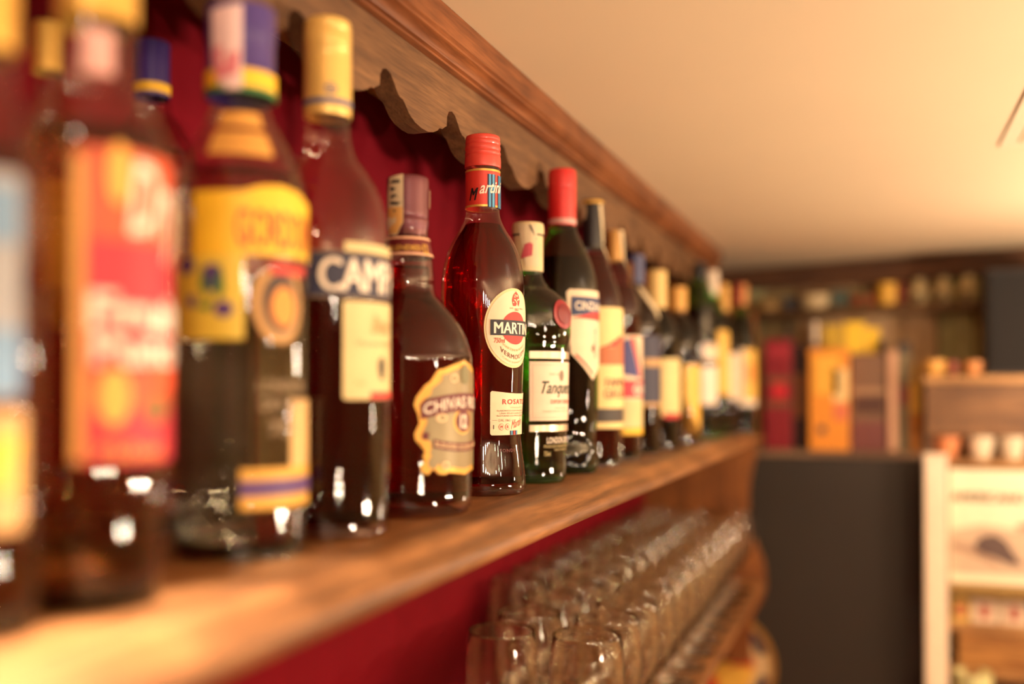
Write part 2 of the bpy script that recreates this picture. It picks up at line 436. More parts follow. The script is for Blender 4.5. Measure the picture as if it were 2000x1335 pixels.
# ------------------------------------------------------------------ bottle materials
G_clear = glass('clear_glass', (.93, .93, .90), 1.5)
G_red = glass('red_bottle_glass', (.92, .80, .76), 1.5)
G_green = glass('green_bottle_glass', (.36, .70, .22), 1.5)
G_green2 = glass('emerald_bottle_glass', (.46, .82, .40), 1.5)
G_dark = glass('dark_bottle_glass', (.12, .09, .06), 1.5)
G_smoke = glass('smoky_bottle_glass', (.42, .36, .28), 1.5)
G_base = liquid('thick_glass', (.97, .97, .9), 1.5)
Q_campari = liquid('deep_red_liquid', (.42, .035, .04), trans=.3)
Q_whisky = liquid('amber_red_liquid', (.74, .15, .09), trans=.35)
Q_rosato = liquid('rose_red_liquid', (.80, .13, .13), trans=.3)
Q_water = liquid('clear_liquid', (.96, .95, .90), trans=.35)
Q_amber = liquid('amber_liquid', (.75, .48, .25))
Q_brown = liquid('brown_liquid', (.62, .28, .13))
Q_green = liquid('green_tinted_liquid', (.85, .92, .75), trans=.45)
Q_dark = liquid('black_liquid', (.30, .26, .16))
P = lambda n, c, r=.5, **k: paint(n, c, r, **k)
gold = P('gold_foil', (226, 180, 86), .32, metal=.35)
cream = P('cream_paper', (236, 214, 182), .55)
white = P('white_print', (245, 232, 214), .6)
ivory = P('ivory_paper', (216, 200, 146), .55)
navy = P('navy_print', (26, 30, 62), .5)
black = P('black_print', (22, 18, 20), .5)
redp = P('red_print', (206, 44, 36), .5)
redcap = P('red_cap', (222, 72, 60), .35, coat=.3)
scarlet = P('scarlet_cap', (216, 44, 44), .35, coat=.3)
maroon = P('maroon_foil', (104, 48, 58), .38, metal=.25, coat=.2)
maroonp = P('maroon_print', (98, 18, 26), .5)
blue = P('sky_blue_print', (84, 160, 205), .5)
yellow = P('yellow_print', (244, 196, 46), .5)
orange = P('orange_print', (226, 128, 48), .5)
purple = P('purple_cap', (64, 46, 120), .35, coat=.4)
purplep = P('purple_print', (86, 56, 120), .5)
greenp = P('green_print', (60, 120, 60), .5)
dgreen = P('dark_green_print', (22, 62, 44), .5)
tan = P('tan_print', (190, 150, 96), .55)
silver = P('silver_foil', (226, 206, 176), .28, metal=.6)
seal = P('tax_seal_paper', (214, 196, 160), .6)
sealink = P('seal_ink', (70, 62, 56), .6)
pinkink = P('pink_seal_ink', (188, 70, 84), .6)

# ---- 1: big bottle in the left foreground, orange fruit label
b = Bottle('spirit_bottle', 'tall clear blurred bottle with orange and red fruit label, nearest full bottle at left', 190, 60, .305,
    [(128, 1145), (140, 1100), (146, 1000), (150, 800), (150, 420), (150, 330), (136, 255), (104, 195), (80, 165), (75, 120), (74, 20)],
    G_clear, [(80, 45), (82, 38), (82, -110)], gold, 265, liquid('apricot_liquid', (.88, .66, .48), trans=.45))
hw = 150
lab = b.patch('label', [rrect(b.u(148, hw), b.u(148, hw)+330, 290, 905, 18)], P('orange_label', (204, 88, 52), .5), hw, label='orange and red fruit label')
b.patch('stripe', [rect(b.u(148, hw), b.u(170, hw), 310, 900)], P('pale_orange', (238, 176, 96), .5), hw, .0007, lab)
b.patch('stripe', [rect(b.u(172, hw), b.u(172, hw)+300, 470, 720)], P('crimson_print', (190, 40, 60), .5), hw, .0006, lab)
b.patch('stripe', [rect(b.u(172, hw), b.u(172, hw)+300, 800, 905)], P('crimson_print', (190, 40, 60), .5), hw, .0006, lab)
b.patch('fruit_print', [circ(b.u(320, hw), 735, 46, 36), circ(b.u(312, hw), 350, 36, 52)], P('tomato_print', (226, 84, 44), .5), hw, .0009, lab)
b.patch('fruit_print', [circ(b.u(225, hw), 775, 30, 56), circ(b.u(232, hw), 340, 22, 60)], P('apricot_print', (244, 178, 82), .5), hw, .0009, lab)
b.patch('leaf_print', [circ(b.u(305, hw), 800, 30, 28)], P('olive_print', (110, 96, 40), .5), hw, .0009, lab)
b.text('Dry', b.u(250, hw), b.u(250, hw)+150, 310, 500, white, hw, .0011, lab, .02, .2)
b.text('Fruit', b.u(178, hw), b.u(178, hw)+230, 572, 645, white, hw, .0011, lab, .03)
b.text('Punch', b.u(185, hw), b.u(185, hw)+230, 650, 712, white, hw, .0011, lab, .03)
b.text('750ml', b.u(190, hw), b.u(190, hw)+140, 868, 896, P('apricot_print', (244, 178, 82)), hw, .0011, lab)
b.patch('neck_seal', [rrect(-30, 30, 60, 150, 4)], P('pink_seal', (226, 176, 168), .6), 75, .0006)

# ---- 0: bottle cut by the left edge of the frame
b = Bottle('spirit_bottle', 'gold-capped bottle cut off by the left edge of the photo', -45, 60, .305,
    [(128, 1220), (136, 1150), (140, 1000), (142, 800), (142, 420), (138, 330), (112, 250), (88, 190), (78, 120), (78, 70)],
    G_clear, [(80, 92), (82, 86), (82, -100)], gold, 300, liquid('honey_liquid', (.82, .55, .28), trans=.45))
hw = 140
lab = b.patch('label', [rrect(-140, 92, 330, 780, 14)], P('pale_grey_label', (150, 154, 160), .5), hw, label='pale blue and white label')
b.patch('stripe', [rect(-130, 90, 360, 470)], P('pale_blue_print', (110, 146, 180), .5), hw, .0007, lab)
b.patch('stripe', [rect(-130, 90, 640, 770)], P('pale_blue_print', (110, 146, 180), .5), hw, .0007, lab)
lab = b.patch('label', [rrect(-140, 104, 800, 1040, 12)], P('tan_label', (190, 150, 96), .5), hw)
b.text('DRY', 0, 90, 850, 960, yellow, hw, .0007, lab, .03)

# ---- 2: clear gin bottle with yellow label
def cap_purple(b, hw, y0, y1):
    pass
b = Bottle('gin_bottle', 'clear gin bottle with purple cap, yellow band label and orange medallion', 471, 60, .325,
    [(128, 1105), (133, 1085), (133, 1000), (133, 700), (133, 430), (130, 375), (112, 320), (86, 275), (66, 240), (56, 212), (54, 150)],
    G_clear, [(68, 196), (69, 190), (69, 150), (67, 146), (67, 90), (69, 84), (69, 24)], purple, 345, Q_water)
hw = 69
b.band('cap_ring', 152, 193, yellow, .0004, label='yellow ring at the bottom of the cap')
b.band('cap_ring', 186, 197, greenp, .0007, label='thin green ring')
st = b.patch('tax_seal', [[(-62, 22), (2, 14), (2, 178), (-34, 182), (-60, 120)]], P('pink_white_seal', (236, 206, 204), .6), hw, .0010, label='pink and white paper tax seal')
b.patch('seal_print', [[(-58, 100), (0, 84), (-6, 150), (-46, 160)]], P('rose_ink', (222, 130, 140)), hw, .0014, st)
hw = 60
b.patch('neck_label', [rrect(-34, 34, 222, 256, 4), rrect(-34, 34, 266, 316, 4)], P('amber_neck_label', (226, 168, 84), .5), hw, .0006, dv=6)
hw = 133
u0 = b.u(386, hw)
lab = b.patch('label', [[(u0, 378), (u0+95, 378), (u0+130, 366), (u0+175, 360), (u0+220, 366), (u0+255, 380), (u0+345, 380), (u0+345, 502), (u0+255, 496), (u0, 502)]], yellow, hw, .0006, dv=12, label='yellow band label')
tx = b.text("GORDON'S", u0+84, u0+290, 408, 486, P('burnt_orange_print', (186, 70, 30)), hw, .0010, lab, .016, name='lettering')
b.patch('medallion', [circ(b.u(546, hw), 592, 58, 78)], P('medallion_gold', (196, 150, 84), .45), hw, .0006)
b.patch('medallion_centre', [circ(b.u(546, hw)+2, 590, 42, 60)], P('medallion_dark', (52, 34, 26), .5), hw, .0009)
b.patch('fruit_print', [circ(b.u(548, hw)+4, 598, 28, 40)], P('fruit_orange', (232, 150, 52), .5), hw, .0012)
b.patch('ribbon', [rect(b.u(525, hw), b.u(525, hw)+90, 514, 534)], redp, hw, .0012)
b.text('LONDON', b.u(505, hw), b.u(505, hw)+110, 742, 764, P('grey_print', (170, 150, 120)), hw, .0008, None)
b.text('DRY GIN', b.u(510, hw), b.u(510, hw)+100, 778, 802, P('grey_print', (170, 150, 120)), hw, .0008, None)
b.text('750', b.u(524, hw), b.u(524, hw)+70, 822, 850, P('grey_print', (170, 150, 120)), hw, .0008, None)
b.patch('side_label', [rect(b.u(566, hw), b.u(566, hw)+140, 780, 915)], P('beige_label', (222, 186, 124), .5), hw, .0007)
lab = b.patch('bottom_label', [rect(b.u(472, hw), b.u(472, hw)+250, 914, 992)], P('gold_label', (222, 172, 66), .5), hw, .0009)
b.patch('stripe', [rect(b.u(472, hw), b.u(472, hw)+250, 936, 968)], purplep, hw, .0013, lab)
b.patch('rear_sheet', [rect(133*math.radians(118), 133*math.radians(172), 515, 1020)], P('rear_sheet_pale', (150, 134, 98), .6), 133, .0004, dv=60)  # added pale sheet, lightens the tone seen through the glass
b.patch('rear_sheet', [rect(133*math.radians(173), 133*math.radians(232), 515, 1050)], P('rear_sheet_dark', (62, 44, 34), .6), 133, .0004, dv=60)  # added dark sheet, stands in for the dark half of the glass
# printed back label seen through the bottle, juniper berries and leaves
u1, u2 = b.u(352, hw), b.u(478, hw)
bk = b.patch('back_label', [rect(u1+4, u2, 500, 664)], P('lemon_label', (226, 198, 72), .5), hw, .0005, label='yellow side label with purple berries')
b.patch('berry_print', [circ(u1+38+random.uniform(-4, 4), 520, 20, 18), circ(u1+96, 545, 22, 26), circ(u1+118, 606, 18, 16), circ(u1+52, 590, 12, 12)], purplep, hw, .0009, bk)
b.patch('leaf_print', [[(u1+76, 520), (u1+90, 560), (u1+84, 590), (u1+72, 560)], [(u1+112, 520), (u1+120, 570), (u1+108, 590), (u1+100, 560)], [(u1+60, 600), (u1+100, 590), (u1+90, 610)]], greenp, hw, .0010, bk)

# ---- twin behind, only its purple cap and shoulder show
b2 = Bottle('gin_bottle', 'bottle with purple cap half hidden behind the two nearest bottles', 297, 120, .435,
    [(96, 960), (100, 940), (100, 400), (96, 330), (74, 270), (44, 228), (36, 200), (34, 160)],
    G_clear, [(35, 188), (36, 184), (36, 86)], purple, 300, Q_water)
b2.band('cap_ring', 168, 186, yellow, .0004)
b2.patch('label', [rect(-110, 30, 400, 640)], P('lemon_label', (226, 198, 72)), 100, .0004)
b3 = Bottle('liqueur_bottle', 'yellow-labelled bottle seen through the large bottle at left', 92, 300, .435,
    [(84, 1000), (88, 980), (88, 420), (84, 350), (62, 290), (36, 250), (30, 200), (30, 120)],
    G_clear, [(31, 140), (32, 134), (32, 50)], gold, 330, liquid('yellow_liquid', (.90, .66, .10)))
b3.patch('label', [rrect(-70, 90, 350, 560, 16)], P('lemon_label', (226, 198, 72)), 88, .0004)

# ---- 3: red aperitif bottle
b = Bottle('aperitif_bottle', 'dark red aperitif bottle with gold cap and navy band label', 640, 140, .32,
    [(120, 1040), (123, 1022), (123, 900), (123, 600), (122, 480), (117, 430), (103, 382), (80, 342), (58, 312), (48, 285), (44, 255), (43, 200)],
    G_red, [(46, 232), (47, 228), (48, 196), (47, 120), (47, 112), (45.5, 108), (47, 104), (47, 100), (45.5, 97), (47, 93), (47, 70), (45.5, 66), (47, 62), (45.8, 58), (46.5, 54), (44, 46)],
    P('cream_gold_cap', (238, 198, 110), .3, metal=.25, coat=.3), 545, Q_campari)
hw = 47
b.band('cap_ring', 203, 214, P('slate_print', (96, 100, 130)), .0004)
b.patch('cap_emblem', [circ(6, 176, 12, 12, 18)], P('slate_print', (96, 100, 130)), hw, .0005)
b.patch('emblem_detail', [rect(-2, 14, 168, 171), rect(-4, 16, 175, 178), rect(-1, 13, 182, 184)], P('cream_gold_cap', (238, 198, 110)), hw, .0008)
hw = 123
u0 = b.u(607, hw)
lab = b.patch('label', [rect(u0, u0+290, 496, 580)], navy, hw, .0005, label='navy band label with white lettering')
b.patch('border', [rect(b.u(672, hw), b.u(672, hw)+210, 474, 494)], ivory, hw, .0006, lab)
b.patch('border', [rect(u0, u0+290, 492, 497), rect(u0, u0+290, 579, 584)], P('bronze_line', (110, 90, 66)), hw, .0008, lab)
b.text('CAMPARI', b.u(624, hw), b.u(624, hw)+262, 506, 570, white, hw, .0010, lab, .018, spacing=.95)
u0 = b.u(669, hw)
lab = b.patch('front_label', [rrect(u0, u0+190, 588, 780, 6)], ivory, hw, .0006, label='pale ivory label with crest')
b.text('Bitter', u0+60, u0+130, 615, 650, tan, hw, .0010, lab, 0, .4)
b.text('Aperitivo', u0+22, u0+150, 664, 678, P('faded_orange_print', (214, 150, 110)), hw, .0010, lab, .0, .1)
b.patch('crest', [circ(u0+92, 715, 13, 20, 12), rect(u0+84, u0+100, 730, 740)], P('olive_black_print', (70, 66, 44)), hw, .0010, lab)
b.patch('stripe', [rect(u0+58, u0+190, 765, 779)], redp, hw, .0010, lab)
b.text('750', u0+22, u0+46, 745, 752, tan, hw, .0010, lab)

# ---- 4: whisky with crest-shaped label
b = Bottle('whisky_bottle', 'round-shouldered whisky bottle with ornate gold crest label numbered 12', 796, 400, .32,
    [(122, 995), (127, 978), (127, 900), (127, 720), (124, 690), (113, 655), (93, 620), (70, 592), (54, 572), (52, 545), (50, 522), (48, 500), (40, 460), (38, 420)],
    G_red, [(37, 462), (38, 458), (41, 440), (41, 432), (39.5, 428), (40.5, 424), (40.5, 402), (41, 360), (40, 350)], maroon, 522, Q_whisky)
hw = 45
b.band('neck_label', 466, 504, maroonp, .0006, label='maroon neck band with cream lines')
b.band('neck_line', 468, 472, P('peach_line', (238, 186, 150)), .0010); b.band('neck_line', 499, 503, P('peach_line', (238, 186, 150)), .0010)
b.text('BLENDED', -36, 26, 480, 490, gold, hw, .0012, None, .02); b.text('12', 30, 42, 476, 496, gold, hw, .0012, None, .03)
st = b.patch('tax_seal', [[(-38, 346), (-8, 342), (-8, 436), (-22, 460), (-44, 458), (-44, 380)]], seal, 41, .0010, dv=10, label='printed paper tax seal')
b.patch('seal_print', [[(-36+random.uniform(0, 20)+dx, 352+14*i+dy) for dx, dy in ((0, 0), (7, 3), (4, 8), (-3, 5))] for i in range(5) for _ in range(3)], sealink, 41, .0013, st)
b.patch('seal_print', [[(-42, 406), (-9, 406), (-9, 436), (-22, 458), (-43, 456)]], P('gold_seal', (220, 168, 96)), 41, .0014, st)
b.patch('tax_seal_end', [rect(56, 62, 366, 402)], seal, 41, .0012)
hw = 127
X = lambda x: b.u(x, hw)
def zc(pts): return [(X(x), y) for x, y in pts]
left = [(902, 703), (880, 712), (863, 720), (852, 722), (850, 735), (838, 745), (828, 752), (827, 764), (812, 775), (808, 790), (815, 808), (818, 825), (809, 845), (811, 858), (826, 866), (828, 880), (824, 890), (828, 897), (820, 908), (822, 920), (834, 925), (843, 914), (851, 912), (853, 924), (866, 926), (872, 922), (900, 928)]
ur = X(903); ml = [(2*ur - X(x), y) for x, y in left[::-1]]
crest_l = zc(left)
lab = b.patch('label', [crest_l + [(ur, 930)] + ml + [(ur, 700)]], P('gold_crest', (222, 168, 70), .4, metal=.2), hw, .0006, label='gold-edged crest label')
inner = [(ur + (u-ur)*.86, 815 + (y-815)*.90) for u, y in crest_l]
inm = [(2*ur-u, y) for u, y in inner[::-1]]
b.patch('crest_field', [inner + inm], P('silver_green_field', (142, 128, 92), .4, metal=.2), hw, .0009, lab)
arc = lambda k, uc: (lambda u, y: (u, y + k*((u-uc)/100.)**2))
rib = b.patch('ribbon', [[(X(819), 774), (X(819)+8, 767), (2*ur-X(819), 767), (2*ur-X(819), 803), (X(819)+2, 803)]], maroonp, hw, .0012, lab, du=6, warp=arc(14, ur))
b.text('CHIVAS REGAL', X(825), X(825)+192, 774, 796, white, hw, .0016, lab, .014, warp=arc(14, ur))
b.patch('medallion', [circ(X(900), 823, 25, 22, 24)], maroonp, hw, .0013, lab)
b.patch('medallion_ring', [circ(X(900), 823, 29, 26, 24)], gold, hw, .0011, lab)
b.text('12', X(897)-8, X(897)+14, 809, 837, white, hw, .0017, lab, .04)
b.patch('ribbon', [rect(X(843), 2*ur-X(843), 866, 883)], maroonp, hw, .0012, lab, du=6, warp=arc(-16, ur))
b.text('BLENDED SCOTCH WHISKY', X(846), 2*ur-X(846), 870, 879, P('pale_gold_print', (226, 196, 150)), hw, .0016, lab, .02, warp=arc(-16, ur))
b.patch('scroll', [circ(X(858), 815, 12, 9, 14), circ(X(866), 908, 9, 8, 14), circ(X(882), 738, 10, 9, 14)], P('pale_gold_print', (226, 196, 150)), hw, .0012, lab)
b.patch('scroll_detail', [circ(X(858)+2, 815, 6, 4, 12), circ(X(866), 908, 4, 3.5, 12), circ(X(882), 738, 5, 4.5, 12), circ(X(903), 730, 14, 20, 14)], P('olive_print2', (120, 116, 76)), hw, .0015, lab)
b.patch('cut_out', [[(X(824), 842), (X(836), 844), (X(833), 858), (X(822), 855)]], maroonp, hw, .0012, lab)

# ---- 5: rose vermouth in focus
b = Bottle('vermouth_bottle', 'rose vermouth bottle with red cap and oval white label, in sharp focus', 943, 330, .32,
    [(82, 966), (84.5, 950), (84, 925), (78, 880), (75, 850), (75, 820), (77, 780), (80, 700), (81.5, 620), (81.5, 570), (80, 540), (73, 505), (61, 475), (46, 450), (36, 430), (33, 415), (33, 400), (33, 325)],
    G_red, [(34.5, 330), (35.5, 327), (35.2, 310), (34, 306), (35, 304), (35, 300), (33.6, 297), (34.8, 294), (34.6, 288), (33.4, 286), (34.4, 283), (34.3, 279), (33.4, 277), (34, 274), (33, 269)],
    redcap, 440, Q_rosato, seg=56)
hw = 33.5
nl = b.band('neck_label', 338, 408, P('red_neck_label', (218, 58, 46), .45, coat=.4), .0005, seg=56, label='red glossy neck label with blue stripes')
b.band('neck_line', 336, 340, gold, .0007, nl); b.band('neck_line', 405, 409, gold, .0007, nl)
un = b.u(952, hw)
b.patch('stripe', [rect(un, un+17, 341, 405)], navy, hw, .0008, nl)
b.patch('stripe', [rect(un+2.5, un+6.5, 341, 405), rect(un+9.5, un+14, 341, 405)], blue, hw, .0011, nl)
b.patch('stripe', [rect(un+24, un+40, 341, 405)], navy, hw, .0008, nl)
b.patch('stripe', [rect(un+26, un+30, 341, 405), rect(un+34, un+38, 341, 405)], blue, hw, .0011, nl)
b.text('M', -27, -8, 368, 392, black, hw, .0013, nl, .02, .4)
b.text('artini', -6, 44, 358, 380, white, hw, .0014, nl, .015, .4, warp=lambda u, y: (u, y - u*.10))
# oval front label
hw = 81
U = lambda x: b.u(x, hw)
uc = U(1002)
lab = b.patch('label', [circ(uc, 640, 64, 78, 48)], P('gold_rim', (226, 204, 150), .4), hw, .0006, label='oval white front label')
b.patch('label_field', [circ(uc, 640, 60, 73, 48)], cream, hw, .0009, lab)
b.patch('disc', [circ(uc+2, 640, 33, 32, 32)], redp, hw, .0012, lab)
b.patch('name_bar', [[(uc-52, 625), (uc+56, 625), (uc+56, 655), (uc-52, 655)]], P('ink_navy', (24, 22, 34)), hw, .0015, lab)
b.text('MARTINI', uc-46, uc+52, 629.5, 651.5, white, hw, .0018, lab, .02)
b.text('750ml', uc-45, uc-23, 660, 670, P('brick_print', (176, 66, 50)), hw, .0012, lab, .01, .15)
b.text('DAL', uc-13, uc-4, 600, 603, P('brick_print', (176, 66, 50)), hw, .0012, lab)
b.text('1863', uc-1, uc+10, 601, 606.5, P('brick_print', (176, 66, 50)), hw, .0012, lab)
b.text('MARCA', uc+14, uc+26, 600, 603, P('brick_print', (176, 66, 50)), hw, .0012, lab)
random.seed(3)
b.patch('crest', [[(uc+2+dx, 583+dy) for dx, dy in ((-7, 14), (-10, 2), (-6, -8), (1, -15), (8, -8), (12, 3), (9, 14), (4, 8), (0, 14))]], P('brick_print', (176, 66, 50)), hw, .0012, lab)
b.patch('crest_detail', [circ(uc+2+random.uniform(-7, 8), 583+random.uniform(-8, 10), 2, 1.4, 6) for _ in range(14)], cream, hw, .0015, lab)
bend = lambda r: (lambda u, y: (uc+2 + (r+(y-640)-0)*math.sin((u-uc-2)/r), 640 + (y-640)*math.cos((u-uc-2)/r)))
b.text('MARTINI & ROSSI', uc-30, uc+34, 681, 685.5, tan, hw, .0012, lab, .0, warp=lambda u, y: (uc+2+(u-uc-2)*.93, y - ((u-uc-2)/34.)**2*13))
b.text('VERMOUTH', uc-36, uc+40, 692, 701, P('brown_print', (120, 62, 44)), hw, .0012, lab, .01, spacing=1.15, warp=lambda u, y: (uc+2+(u-uc-2)*.93, y - ((u-uc-2)/34.)**2*13))
b.text('CASA FONDATA', uc-32, uc+36, 706, 709, tan, hw, .0012, lab, .0, spacing=1.1, warp=lambda u, y: (uc+2+(u-uc-2)*.9, y - ((u-uc-2)/34.)**2*12))
# lower label
hw = 77
u0 = b.u(957, hw)
bend2 = lambda u, y: (u, y + (5*math.sin(max(0, min(1, (u-u0)/85.))*PI) if y < 790 else 0) - (3 if y > 835 else 0)*((u-u0)/85.))
lab = b.patch('lower_label', [[(u0+3, 763), (u0+20, 765), (u0+40, 767), (u0+60, 768), (u0+80, 768), (u0+100, 767), (u0+118, 763), (u0+120, 766), (u0+120, 846), (u0+117, 849), (u0+3, 849), (u0, 846), (u0, 766)]], cream, hw, .0006, label='lower cream label')
b.text('ROSATO', u0+24, u0+96, 779, 789, P('rosato_red', (186, 40, 34)), hw, .0010, lab, .015, spacing=1.25)
b.text('VERMOUTH', u0+42, u0+90, 794, 797, P('pale_green_print', (180, 184, 150)), hw, .0010, lab, spacing=1.3)
for i, s_ in enumerate(('ELABORADO CON UNA SELECCION', 'UNA SELECCION DE VINOS', 'BOTANICOS PROCEDENTES')):
    b.text(s_, u0+13+(5 if i == 1 else 0), u0+100, 800+5*i, 803+5*i, P('brown_print', (120, 62, 44)), hw, .0010, lab)
b.text('DAL 1863', u0+17, u0+43, 818, 822.5, P('brown_print', (120, 62, 44)), hw, .0010, lab)
b.patch('rule', [rect(u0+4, u0+14, 819.8, 820.4), rect(u0+46, u0+60, 819.8, 820.4)], P('brown_print', (120, 62, 44)), hw, .0010, lab)
for ucc, ch in ((u0+23, 'M'), (u0+37, 'R')):
    b.patch('ring', [circ(ucc, 833, 6, 6.5, 16)], P('rosato_red', (186, 40, 34)), hw, .0009, lab)
    b.patch('ring_fill', [circ(ucc, 833, 5.2, 5.7, 16)], cream, hw, .0011, lab)
    b.text(ch, ucc-2.6, ucc+2.6, 830, 836, P('rosato_red', (186, 40, 34)), hw, .0013, lab, .02)
b.patch('mark', [rect(u0+6, u0+7.6, 829, 837)], black, hw, .0010, lab)
b.text('Martini', u0+46, u0+84, 822, 838, P('brick_print', (176, 66, 50)), hw, .0011, lab, 0, .4, warp=lambda u, y: (u, y-(u-u0-46)*.25))
b.patch('stripe', [rect(u0+43, u0+66, 840.5, 848.8)], navy, hw, .0009, lab)
b.patch('stripe', [rect(u0+45.5, u0+49, 840.5, 848.8), rect(u0+60.5, u0+64, 840.5, 848.8)], blue, hw, .0012, lab)
b.patch('stripe', [rect(u0+52, u0+57.5, 840.5, 848.8)], redp, hw, .0012, lab)
b.text('FONDE', b.u(975, 78), b.u(1004, 78), 876, 882, P('embossed_glass', (120, 60, 60), .2), 78, .0006, None, spacing=1.2, name='embossed_lettering')

# ---- 6: green gin bottle with white label
b = Bottle('gin_bottle', 'squat green gin bottle with white label and red wax seal', 1031, 480, .32,
    [(72, 938), (75, 925), (76, 860), (79, 690), (80, 680), (82, 668), (84, 655), (84, 630), (82, 608), (73, 588), (58, 572), (42, 560), (31, 545), (28, 530), (27, 480)],
    G_green2, [(29, 530), (30, 526), (30, 462), (31.5, 458), (31.5, 446), (30, 438)], P('parchment_cap', (216, 196, 150), .5), 560, Q_green, seg=48)
hw = 31
b.band('cap_line', 460, 463, black, .0004)
st = b.patch('tax_seal', [[(-20, 438), (16, 440), (24, 520), (-4, 520), (-12, 480)]], seal, hw, .0009)
b.patch('seal_print', [[(-6, 478), (10, 472), (8, 500), (-14, 506)]], pinkink, hw, .0013, st)
b.patch('seal_print', [[(2, 440), (5, 440), (17, 468), (14, 468)]], sealink, hw, .0013, st)
hw = 80
b.patch('wax_seal', [circ(b.u(1098, hw), 612, 29, 29, 28)], P('wax_red', (150, 40, 50), .4), 84, .0016, dv=5, label='round red seal on the shoulder')
b.patch('wax_seal_centre', [circ(b.u(1098, hw), 612, 20, 20, 24)], P('wax_red2', (120, 28, 40), .4), 84, .0024, dv=5)
u0 = b.u(1034, hw); u9 = u0 + 156
b.patch('silver_band', [rect(u0, u9, 686, 700)], silver, hw, .0006)
b.patch('silver_band', [rect(u0, u9, 829, 842)], silver, hw, .0006)
lab = b.patch('label', [rect(u0, u9, 706, 821)], P('blush_white_label', (240, 216, 192), .5), hw, .0007, label='white front label')
b.patch('rule', [rect(u0+6, u9-6, 712, 712.7), rect(u0+6, u9-6, 814.5, 815.2), rect(u0+6, u0+6.7, 712, 815)], P('rose_line', (206, 170, 150)), hw, .0010, lab)
b.text('Tanqueray', u0+23, u0+128, 744, 776, dgreen, hw, .0011, lab, .012, .45)
b.text('EXPORT STRENGTH', u0+43, u0+118, 780, 788, P('brick_print', (176, 66, 50)), hw, .0011, lab, .01)
b.text('FINEST GIN', u0+40, u0+66, 728, 733, P('faint_print', (196, 176, 156)), hw, .0011, lab)
b.text('IMPORTED', u0+54, u0+90, 795, 798, P('faint_print', (196, 176, 156)), hw, .0011, lab)
b.text('MADE FROM THE FINEST', u0+26, u0+110, 801, 804.5, P('faint_print', (196, 176, 156)), hw, .0011, lab)
b.patch('crest', [circ(u0+72, 733, 7, 11, 10)], P('grey_brown_print', (140, 120, 100)), hw, .0011, lab)
hw = 76
u0 = b.u(1066, hw)
b.text('LONDON DRY GIN', u0, u0+82, 853, 865, white, hw, .0009, None, .014, spacing=1.1)
b.text('PRODUCED AND BOTTLED IN', u0-6, u0+66, 868, 873.5, P('dull_gold_print', (196, 180, 120)), hw, .0009)
b.text('GREAT BRITAIN', u0+17, u0+58, 876, 879.5, P('dull_gold_print', (196, 180, 120)), hw, .0009)
b.text('750ml', u0-6, u0+8, 880, 889.5, P('dull_gold_print', (196, 180, 120)), hw, .0009)

# ---- 7: dark green vermouth
b = Bottle('vermouth_bottle', 'dark green vermouth bottle with tall red cap and shield label', 1098, 380, .32,
    [(68, 918), (71, 905), (70, 880), (66, 862), (66, 840), (70, 800), (71, 640), (70, 580), (66, 545), (56, 510), (42, 480), (32, 460), (27, 445), (26, 425)],
    G_green, [(26, 440), (27, 437), (27.5, 380), (27.5, 372), (26.6, 370), (27.5, 368), (27.5, 345), (26, 334)], scarlet, 505, Q_dark)
b.band('cap_line', 430, 440, P('pale_rose', (206, 160, 150)), .0004)
hw = 71
u0 = b.u(1106, hw)
lab = b.patch('label', [[(u0+6, 566), (u0+112, 566), (u0+118, 572), (u0+116, 690), (u0+59, 742), (u0+8, 690), (u0, 572)]], cream, hw, .0006, label='white shield label with red tip')
b.patch('name_bar', [[(u0+9, 580), (u0+110, 580), (u0+110, 607), (u0+9, 617)]], P('royal_navy', (30, 50, 96)), hw, .0009, lab)
b.patch('name_bar', [[(u0+9, 621), (u0+59, 609), (u0+110, 609), (u0+110, 626), (u0+30, 622)]], redp, hw, .0009, lab)
b.text('CINZANO', u0+16, u0+104, 589, 606, white, hw, .0012, lab, .016)
b.patch('emblem', [circ(u0+60, 680, 5, 8, 10)], P('olive_black_print', (70, 66, 44)), hw, .0009, lab)
b.patch('rule', [[(u0+16, 694), (u0+59, 733), (u0+59, 727), (u0+18, 690)]], redp, hw, .0009, lab)
b.text('ROSSO', u0+64, u0+70, 640, 700, redp, hw, .0009, lab)

# ---- 8 ... the receding bottles
b = Bottle('whisky_bottle', 'whisky bottle with black cap and cream label carrying brown-orange picture', 1157, 440, .32,
    [(57, 906), (59, 897), (59, 640), (58, 600), (52, 570), (38, 530), (26, 495), (21, 475), (20, 450)],
    G_clear, [(21, 484), (22, 480), (22, 400), (21, 393)], P('black_cap', (30, 28, 30), .35), 500, Q_brown)
b.band('cap_line', 393, 400, gold, .0004)
b.patch('tax_seal', [[(14, 400), (22, 398), (30, 470), (24, 480)], [(22, 480), (30, 478), (44, 530), (38, 532)]], seal, 24, .0010, dv=12)
b.patch('tax_seal', [circ(-20, 412, 8, 18, 12)], seal, 24, .0012)
hw = 59; u0 = b.u(1160, hw)
lab = b.patch('label', [rect(u0, u0+118, 600, 836)], P('warm_cream_label', (240, 214, 146), .5), hw, .0005)
b.patch('picture', [[(u0, 680), (u0+40, 678), (u0+74, 655), (u0+118, 650), (u0+118, 712), (u0, 712)]], P('rust_print', (190, 104, 56)), hw, .0008, lab)
b.patch('picture', [[(u0+8, 680), (u0+44, 676), (u0+74, 655), (u0+60, 655), (u0+30, 672)]], P('rosato_red', (186, 40, 34)), hw, .0010, lab)
b.text('FAMOUS', u0+22, u0+98, 738, 756, P('brown_print', (120, 62, 44)), hw, .0009, lab, .02)
b.text('GROUSE', u0+18, u0+100, 760, 778, P('brown_print', (120, 62, 44)), hw, .0009, lab, .02)
